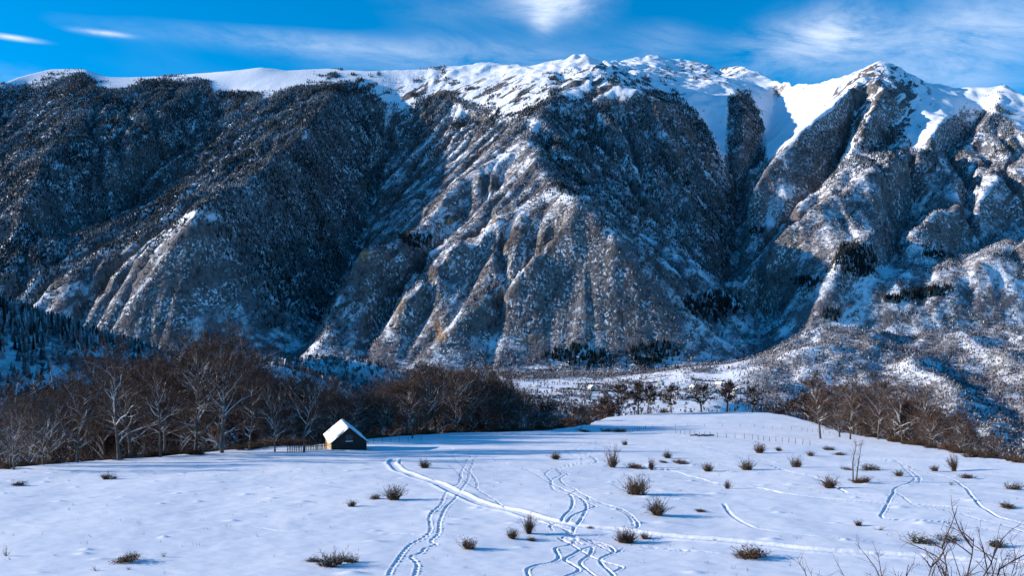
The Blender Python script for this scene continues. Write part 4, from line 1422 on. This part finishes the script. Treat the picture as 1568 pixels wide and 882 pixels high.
for i, (px, py, h, w, kind, lab) in enumerate(BUSHES):
    p = on_meadow(px, py)
    m = p.y / FPX
    o = empty("meadow_bush", p, random.uniform(0, 6.28), (w * m * 1.05, w * m * 1.05, h * m * .94))
    o.rotation_euler = (random.gauss(0, .1), random.gauss(0, .1), random.uniform(0, 6.28))
    pr = BP[kind][i % len(BP[kind])]
    link("stems", pr[0], o)
    link("leaves", pr[1], o)
    tag(o, lab, "bush", "bushes scattered over the meadow")
# brushwood along the edge of the woods
EDGE = [("brushwood at the foot of the left wood", "brushwood under the left wood", 26, 0, 480, 0, 9, (9, 22)),
        ("brushwood at the foot of the middle wood", "brushwood under the middle wood", 26, 560, 900, 0, 10, (6, 14)),
        ("brushwood at the foot of the right-hand wood", "brushwood under the right-hand wood", 13, 1330, 1568, -3, 6, (10, 20))]
for lab, grp, n, a, b, lo, hi, hh in EDGE:
    for k in range(n):
        px = a + (b - a) * (k + random.random()) / n
        d = float(np.interp(px, RIM_PX, RIM_D)) + random.uniform(lo, hi)
        x = (px - CX) / FPX * d
        h = random.uniform(*hh) * d / FPX
        o = empty("brushwood", (x, d, float(G(x, d))), random.uniform(0, 6.28), (h * 1.6, h * 1.6, h))
        pr = BP[random.choice(('twiggy', 'low', 'low'))][k % 3]
        link("stems", pr[0], o)
        link("leaves", pr[1], o)
        w_ = [m_ for m_ in MARKS if m_[0] <= px][-1]
        tag(o, f"low brushwood, foot of the {w_[1]}, {w_[2].replace('behind', 'below')}", "bush", grp)


# two-stemmed sapling
def sapling():
    random.seed(77)
    T, Cn = MB(), MB()
    for dx, H, lx in ((-.12, 5.8, -.12), (.2, 6.2, .2)):
        pts = limb_path(Vector((dx, 0, -.3)), Vector((lx, 0, 1)), H, 7, .05, .03)
        T.tube(pts, [.12, .11, .10, .09, .075, .055, .035, .012], 5)
        for k in range(26):
            s = random.uniform(2.2, 6.9)
            a = int(s)
            q = pts[a].lerp(pts[a + 1], s - a)
            d = rnd_dir(Vector((0, 0, 1)), random.uniform(.3, .8))
            ln = random.uniform(.5, 1.3)
            e = limb_path(q, d, ln, 2, .15, .1)
            Cn.tube(e, [.018, .012, .004], 3)
            for j in range(5):
                Cn.spike(e[1].lerp(e[2], random.random()), e[1] + rnd_dir(d, .6) * random.uniform(.3, .8), .022)
    return T.mesh("trunk", M['bark'], True), Cn.mesh("crown", M['twig'])


sp = sapling()
p = on_meadow(1308, 738)
o = empty("sapling", p, 0.2, (1, 1, 1))
k_ = 64 * p.y / FPX / 6.0
o.scale = (k_, k_, k_)
link("trunk", sp[0], o)
link("crown", sp[1], o)
tag(o, "thin pale two-stemmed bare sapling in front of the right-hand wood", "tree")


# ------------------------------------------------------------------ bare shrub close to the camera
def near_shrub():
    random.seed(31)
    St, Tw = MB(), MB()
    root = Vector((0, 0, 0))
    spec = [(-1.5, 2.15), (-1.75, 1.95), (-1.3, 2.5), (-1.15, 2.55), (-.8, 2.75), (-.55, 3.0), (-.35, 3.1), (-.1, 3.2), (.1, 2.9), (.35, 3.15), (.6, 3.2), (.85, 2.9), (1.1, 2.7), (-1.35, 2.3), (-.2, 2.6), (.45, 2.6), (1.3, 2.4), (-.6, 2.45), (.2, 3.3)]
    for tx, tz in spec:
        a = Vector((random.uniform(-.22, .22), random.uniform(-.25, .25), -.15))
        tip = Vector((tx, random.uniform(-.7, .7), tz - .45))
        mid = a.lerp(tip, .55) + Vector((-tx * .10, 0, .55))
        pts = []
        for k in range(9):
            t = k / 8
            q = a * (1 - t) ** 2 + mid * 2 * t * (1 - t) + tip * t * t
            pts.append(q + Vector((random.gauss(0, .028), random.gauss(0, .028), random.gauss(0, .02))) * (1 if k else 0))
        r = random.uniform(.014, .022)
        St.tube(pts, [r * (1 - .8 * k / 8) for k in range(9)], 6)
        for k in range(13):
            s = random.uniform(2.5, 7.95)
            i = int(s)
            q = pts[i].lerp(pts[i + 1], s - i)
            d = (pts[i + 1] - pts[i]).normalized()
            dd = rnd_dir(d, random.uniform(.5, 1.1))
            ln = random.uniform(.2, .75)
            e = limb_path(q, dd, ln, 4, .16, .06)
            rr = r * .38
            Tw.tube(e, [rr, rr * .8, rr * .62, rr * .45, rr * .2], 4)
            for j in range(6):
                s2 = random.uniform(.6, 3.95)
                b = int(s2)
                q2 = e[b].lerp(e[b + 1], s2 - b)
                d2 = rnd_dir((e[b + 1] - e[b]).normalized(), random.uniform(.5, 1.2))
                e2 = limb_path(q2, d2, random.uniform(.05, .22), 2, .12, .04)
                Tw.tube(e2, [.0028, .0022, .0012], 3)
    return St.mesh("stems", M['thorn'], True), Tw.mesh("twigs", M['thorn'])


ns = near_shrub()
o = empty("bare_shrub", (4.9, 10.0, float(meadow_z(4.9, 10.0))))
link("stems", ns[0], o)
link("twigs", ns[1], o)
tag(o, "bare thorny shrub whose branches rise into the lower right corner", "shrub")

# ------------------------------------------------------------------ cabin
M['stone'] = mat_plain("cabin_stone", (0.028, 0.022, 0.020), (0.065, 0.052, 0.045), 3.5)
k = NT("cabin_boards", 0.8, 0.2)
w = k.n("ShaderNodeTexWave", wave_type='BANDS', bands_direction='Y')
k.l(k.obj(), w.inputs[0])
w.inputs["Scale"].default_value = 2.2
k.color(k.mix(k.ramp(k.noise(k.scale(k.obj(), (1, 6, .5)), 2.0, 4), .3, .7), (0.30, 0.19, 0.075), (0.52, 0.37, 0.16)))
M['boards'] = k.mat
k = NT("roof_snow", 0.7, 0.2)
pt = k.ramp(k.noise(k.scale(k.obj(), (1, .45, 1)), .9, 3, .5), .56, .68)
k.color(k.mix(k.m('MULTIPLY', pt, .6), SNOW, (.30, .31, .36)))
k.bump(k.noise(k.obj(), 1.6, 3), .08, .5)
M['roof_snow'] = k.mat
M['slate'] = mat_plain("roof_slate", (.05, .05, .055), (.1, .1, .1), 3)
k = NT("window_glass", 0.15, 0.5)
k.color((.03, .045, .06))
M['glass'] = k.mat
M['timber'] = mat_plain("timber", (.06, .045, .035), (.13, .10, .08), 4)


def cabin():
    th = math.radians(16)
    W, Lg, eave, apex = 6.0, 14.0, 1.55, 4.0
    fx, fy = -31.5, 155.0
    z0 = float(min(G(fx, fy), G(fx + 6, fy + 1.7))) - .05
    o = empty("stone_cabin", (fx, fy, z0), th)
    tag(o, "small gabled stone cabin with snow-covered roof at the wood's edge", "cabin")
    t = .35
    m = MB()
    m.prism([(0, 0, -1), (W, 0, -1), (W, 0, eave), (W / 2, 0, apex), (0, 0, eave)], (0, t, 0))
    g = link("gable_wall", m.mesh("gable_wall", M['stone']), o)
    m = MB()
    m.prism([(0, Lg - t, -1), (W, Lg - t, -1), (W, Lg - t, eave), (W / 2, Lg - t, apex), (0, Lg - t, eave)], (0, t, 0))
    link("gable_wall", m.mesh("gable_wall", M['stone']), o)
    m = MB()
    m.box((W - t, t, -1), (W - .003, Lg - t, eave))
    link("side_wall", m.mesh("side_wall", M['stone']), o)
    m = MB()
    m.box((.003, t, -1), (.003 + .2, Lg - t, eave))
    sw = link("side_wall", m.mesh("side_wall", M['boards']), o)
    for i in range(24):                       # upright boards of the sunlit wall
        m = MB()
        y0 = t + .05 + i * (Lg - 2 * t - .1) / 24
        m.box((-.03 - .012 * (i % 3), y0 + .012, -.95), (.0, y0 + (Lg - 2 * t - .1) / 24 - .012, eave - .05 - .03 * (i % 2)))
        link("board", m.mesh("board", M['boards']), sw)
    # roof: two slabs with a thick blanket of snow each
    ov, oe = .3, .3
    for s in (0, 1):
        sl = (apex - eave) / (W / 2)
        ex = -oe if s == 0 else W + oe
        ez = eave - sl * oe
        a, b = Vector((W / 2, -ov, apex + .02)), Vector((ex, -ov, ez + .02))
        nrm = Vector((-(sl) if s == 0 else sl, 0, 1)).normalized()
        m = MB()
        pts = [a, b, b + nrm * .12, a + Vector((0, 0, .12 * math.sqrt(1 + sl * sl)))]
        if s == 1:
            pts = pts[::-1]
        m.prism(pts, (0, Lg + 2 * ov, 0))
        r = link("roof", m.mesh("roof", M['slate']), o)
        # snow: a grid with rounded lower edge
        nu, nv = 18, 34
        vs, fs = [], []
        rr = random.Random(9 + s)
        for j in range(nv):
            for i in range(nu):
                u, v = i / (nu - 1), j / (nv - 1)
                q = a.lerp(b, u * 1.03) + Vector((0, v * (Lg + 2 * ov + .1) - .05, 0))
                edge = min(min(1, (1 - u) * 9), min(1, v * 16), min(1, (1 - v) * 16))
                th_ = .125 + .17 * math.sqrt(max(edge, 0)) + .035 * math.sin(v * 19 + s) * math.sin(u * 9) + rr.uniform(-.015, .015)
                vs.append(q + (nrm if u > .02 else Vector((0, 0, 1.2))) * th_)
        n1 = len(vs)
        for j in range(nv):
            for i in range(nu):
                u, v = i / (nu - 1), j / (nv - 1)
                vs.append(a.lerp(b, u * 1.03) + Vector((0, v * (Lg + 2 * ov + .1) - .05, 0)) + nrm * .123)
        idx = lambda i, j: j * nu + i
        for j in range(nv - 1):
            for i in range(nu - 1):
                fs.append((idx(i, j), idx(i + 1, j), idx(i + 1, j + 1), idx(i, j + 1)))
        for j in range(nv - 1):
            for i in (0, nu - 1):
                fs.append((idx(i, j), idx(i, j + 1), n1 + idx(i, j + 1), n1 + idx(i, j)))
        for i in range(nu - 1):
            for j in (0, nv - 1):
                fs.append((idx(i, j), idx(i + 1, j), n1 + idx(i + 1, j), n1 + idx(i, j)))
        me = bpy.data.meshes.new("snow_blanket")
        me.from_pydata([tuple(v) for v in vs], [], fs)
        me.materials.append(M['roof_snow'])
        me.polygons.foreach_set("use_smooth", np.ones(len(me.polygons), bool))
        link("snow_blanket", me, r)
    # window in the gable
    m = MB()
    m.box((W / 2 - .55, -.02, 1.75), (W / 2 + .55, .0, 2.75))
    wn = link("window", m.mesh("window", M['glass']), o)
    m = MB()
    for lo, hi in (((-.63, 1.67), (.63, 1.75)), ((-.63, 2.75), (.63, 2.83)), ((-.63, 1.75), (-.55, 2.75)), ((.55, 1.75), (.63, 2.75)), ((-.03, 1.75), (.03, 2.75))):
        m.box((W / 2 + lo[0], -.06, lo[1]), (W / 2 + hi[0], -.022, hi[1]))
    link("frame", m.mesh("frame", M['timber']), wn)
    m = MB()
    m.box((W / 2 - .7, -.22, 1.58), (W / 2 + .7, -.001, 1.665))
    link("sill", m.mesh("sill", M['stone']), wn)
    m = MB()
    m.prism([(W / 2 - .68, -.22, 1.667), (W / 2 + .68, -.22, 1.667), (W / 2 + .6, -.2, 1.78), (W / 2 - .6, -.2, 1.78)], (0, .13, 0))
    link("sill_snow", m.mesh("sill_snow", M['roof_snow']), wn)
    for xx in (-.06, W + .0):
        m = MB()
        m.box((xx, -.05, -1), (xx + .06, .12, eave - .1))
        link("corner_post", m.mesh("corner_post", M['timber']), o)
    return o


cabin()


# ------------------------------------------------------------------ fences
def fence(pts, label, n, h=1.15, wires=2, r=.05, rail=False):
    """posts along a line of pixels on the meadow"""
    P = [on_meadow(*p) for p in pts]
    cum = [0]
    for a, b in zip(P[:-1], P[1:]):
        cum.append(cum[-1] + (b - a).length)
    o = empty("fence", P[0])
    tag(o, label, "fence")
    m = MB()
    m.tube([Vector((0, 0, -.3)), Vector((0, 0, h * .7)), Vector((.01, 0, h))], [r * 1.1, r, r * .9], 6)
    m.quad(*[Vector((.01 + r * .9 * math.cos(t), r * .9 * math.sin(t), h)) for t in (0, 1.57, 3.14, 4.71)])
    pm = m.mesh("post", M['timber'])
    tops = []
    for i in range(n):
        s = cum[-1] * i / (n - 1)
        k = max(j for j in range(len(P) - 1) if cum[j] <= s + 1e-6)
        q = P[k].lerp(P[k + 1], (s - cum[k]) / max(cum[k + 1] - cum[k], 1e-6))
        q.z = float(G(q.x, q.y))
        b = link("post", pm, o, q - P[0], (random.gauss(0, .05), random.gauss(0, .05), random.uniform(0, 6)))
        b.scale = (1, 1, random.uniform(.85, 1.12))
        tops.append(q - P[0])
    for w_ in range(wires):
        m = MB()
        zz = h * (.9 - .38 * w_)
        if rail:
            m.tube([t + Vector((0, 0, zz)) for t in tops], [.035] * len(tops), 5)
        else:
            m.tube([t + Vector((0, 0, zz)) for t in tops], [.008] * len(tops), 3)
        link("rail" if rail else "wire", m.mesh("wire", M['timber']), o)
    return o


fence([(572, 679), (600, 677), (628, 676), (645, 676)], "wire fence on thin posts running right from the cabin", 6, 1.1, 2, .04)
fence([(440, 693), (462, 691), (480, 690), (500, 688)], "close-set wooden paling left of the cabin", 26, 1.2, 2, .07, True)
fence([(965, 663), (990, 656), (1050, 653), (1150, 654), (1230, 660), (1270, 665)], "long wire fence across the upper snowy hill", 26, 1.1, 1, .045)
fence([(1035, 664), (1090, 669), (1150, 673), (1240, 682)], "lower wire fence on the snowy hill below the long one", 22, 1.1, 1, .05)
for i, (px, py) in enumerate(((1066, 668), (1076, 668.5), (1086, 668.5))):
    p = on_meadow(px, py)
    m = MB()
    pts = [Vector((-1.4, 0, .2)), Vector((0, .1, .32)), Vector((1.4, 0, .22))]
    m.tube(pts, [.2, .24, .18], 7)
    o = empty("log", p, .2 * i)
    link("bark", m.mesh("bark", M['branch']), o)
    tag(o, "brown log lying along the lower fence on the hill", "log", "logs lying by the fence")

# ------------------------------------------------------------------ farmhouses and hedges in the valley
M['plaster'] = mat_plain("house_plaster", (.34, .30, .26), (.46, .42, .37), .5)


def on_valley(px, py):
    d = np.arange(560, 2040, 2.0)
    x = (px - CX) / FPX * d
    ok = -(py - HZ) / FPX * d <= valley_z(x, d)
    k = int(np.argmax(ok)) if ok.any() else len(d) - 1
    return Vector((x[k], d[k], float(valley_z(x[k], d[k]))))


def house(px, py, label, w=9, l=13, h=5, rz=.3):
    p = on_valley(px, py)
    o = empty("farmhouse", p, rz)
    tag(o, label, "house", "farmhouses in the valley")
    m = MB()
    m.prism([(-w / 2, -l / 2, -2), (w / 2, -l / 2, -2), (w / 2, -l / 2, h), (0, -l / 2, h + w * .42), (-w / 2, -l / 2, h)], (0, l, 0))
    link("wall", m.mesh("wall", M['plaster']), o)
    m = MB()
    for s in (-1, 1):
        pts = [(0, -l / 2 - .5, h + w * .42 + .05), (s * (w / 2 + .6), -l / 2 - .5, h - .45), (s * (w / 2 + .6), -l / 2 - .5, h + .05), (0, -l / 2 - .5, h + w * .42 + .6)]
        m.prism(pts if s > 0 else pts[::-1], (0, l + 1, 0))
    r = link("roof", m.mesh("roof", M['roof_snow']), o)
    m = MB()
    m.box((.8, l * .2, h + w * .2), (1.6, l * .2 + .8, h + w * .42 + 1.6))
    link("chimney", m.mesh("chimney", M['stone']), r)
    for k in range(3):
        m = MB()
        xx = -w * .3 + k * w * .3
        m.box((xx - .5, -l / 2 - .06, 1.2), (xx + .5, -l / 2 - .003, 2.6))
        link("window", m.mesh("window", M['glass']), o)


for a in ((1062, 597, "farmhouse at the left of the hamlet below the gorge", 9, 13, 5, .4), (1084, 601, "farmhouse in the front middle of the hamlet below the gorge", 8, 12, 5, -.3),
          (1101, 592, "farmhouse at the back of the hamlet below the gorge", 9, 12, 5, .9), (1127, 603, "farmhouse at the right of the hamlet below the gorge", 8, 11, 5, .2),
          (1012, 590, "lone farmhouse in the fields left of the hamlet", 9, 14, 5, -.5), (1036, 606, "small farmhouse at the valley road left of the hamlet", 8, 10, 4, .1),
          (650, 576, "snow-roofed farmhouse above the russet middle wood", 9, 13, 5, .7), (906, 598, "farmhouse among hedges above the right part of middle wood", 9, 13, 5, .3)):
    house(*a)


def hedge(pts, label, h=4.0):
    P = [on_valley(*p) for p in pts]
    xs, ys_, hs = [], [], []
    for a, b in zip(P[:-1], P[1:]):
        n = int((b - a).length / 1.1) + 2
        for t in np.linspace(0, 1, n):
            q = a.lerp(b, t)
            xs.append(q.x + random.gauss(0, 1.0))
            ys_.append(q.y + random.gauss(0, 1.6))
    xs, ys_ = np.array(xs), np.array(ys_)
    o = far_hardwoods("hedge", xs, ys_, valley_z(xs, ys_) - .3, h * rng.uniform(.5, 1.25, len(xs)), rng.uniform(1.4, 2.6, len(xs)), np.clip(rng.normal(.12, .1, len(xs)), 0, .6), blades=12)
    tag(o, label, "hedge", "hedges between the valley fields")


for a in (([(800, 612), (850, 609), (905, 607)], "hedge just above the right end of the middle wood"), ([(856, 597), (900, 600), (955, 601)], "long dark hedge across the valley fields above the hill"),
          ([(880, 589), (930, 590)], "short far hedge in the back valley fields"), ([(945, 603), (985, 606), (1030, 608)], "hedge behind the left trees of the hill crest"),
          ([(760, 598), (790, 602)], "short hedge above the russet middle wood"), ([(1040, 611), (1095, 612)], "hedge in front of the hamlet"), ([(960, 588), (1010, 586)], "far hedge beside the lone farmhouse"),
          ([(1060, 583), (1110, 585)], "far hedge behind the hamlet")):
    hedge(*a)


# ------------------------------------------------------------------ dry stalks poking through the snow
def dry_grass():
    random.seed(8)
    m = MB()
    for _ in range(330):
        y_ = math.sqrt(random.uniform(44 ** 2, 120 ** 2))
        x_ = random.uniform(-.6, .62) * y_
        z_ = float(meadow_z(x_, y_))
        for k in range(random.randint(2, 6)):
            p_ = Vector((x_ + random.gauss(0, .12), y_ + random.gauss(0, .12), z_ - .05))
            m.spike(p_, p_ + Vector((random.gauss(0, .08), random.gauss(0, .08), random.uniform(.12, .34))), .028)
    return link("dry_grass", m.mesh("dry_grass", M['bush_stem']))


tag(dry_grass(), "thin dry stalks poking through the meadow snow", "grass", kind="stuff")
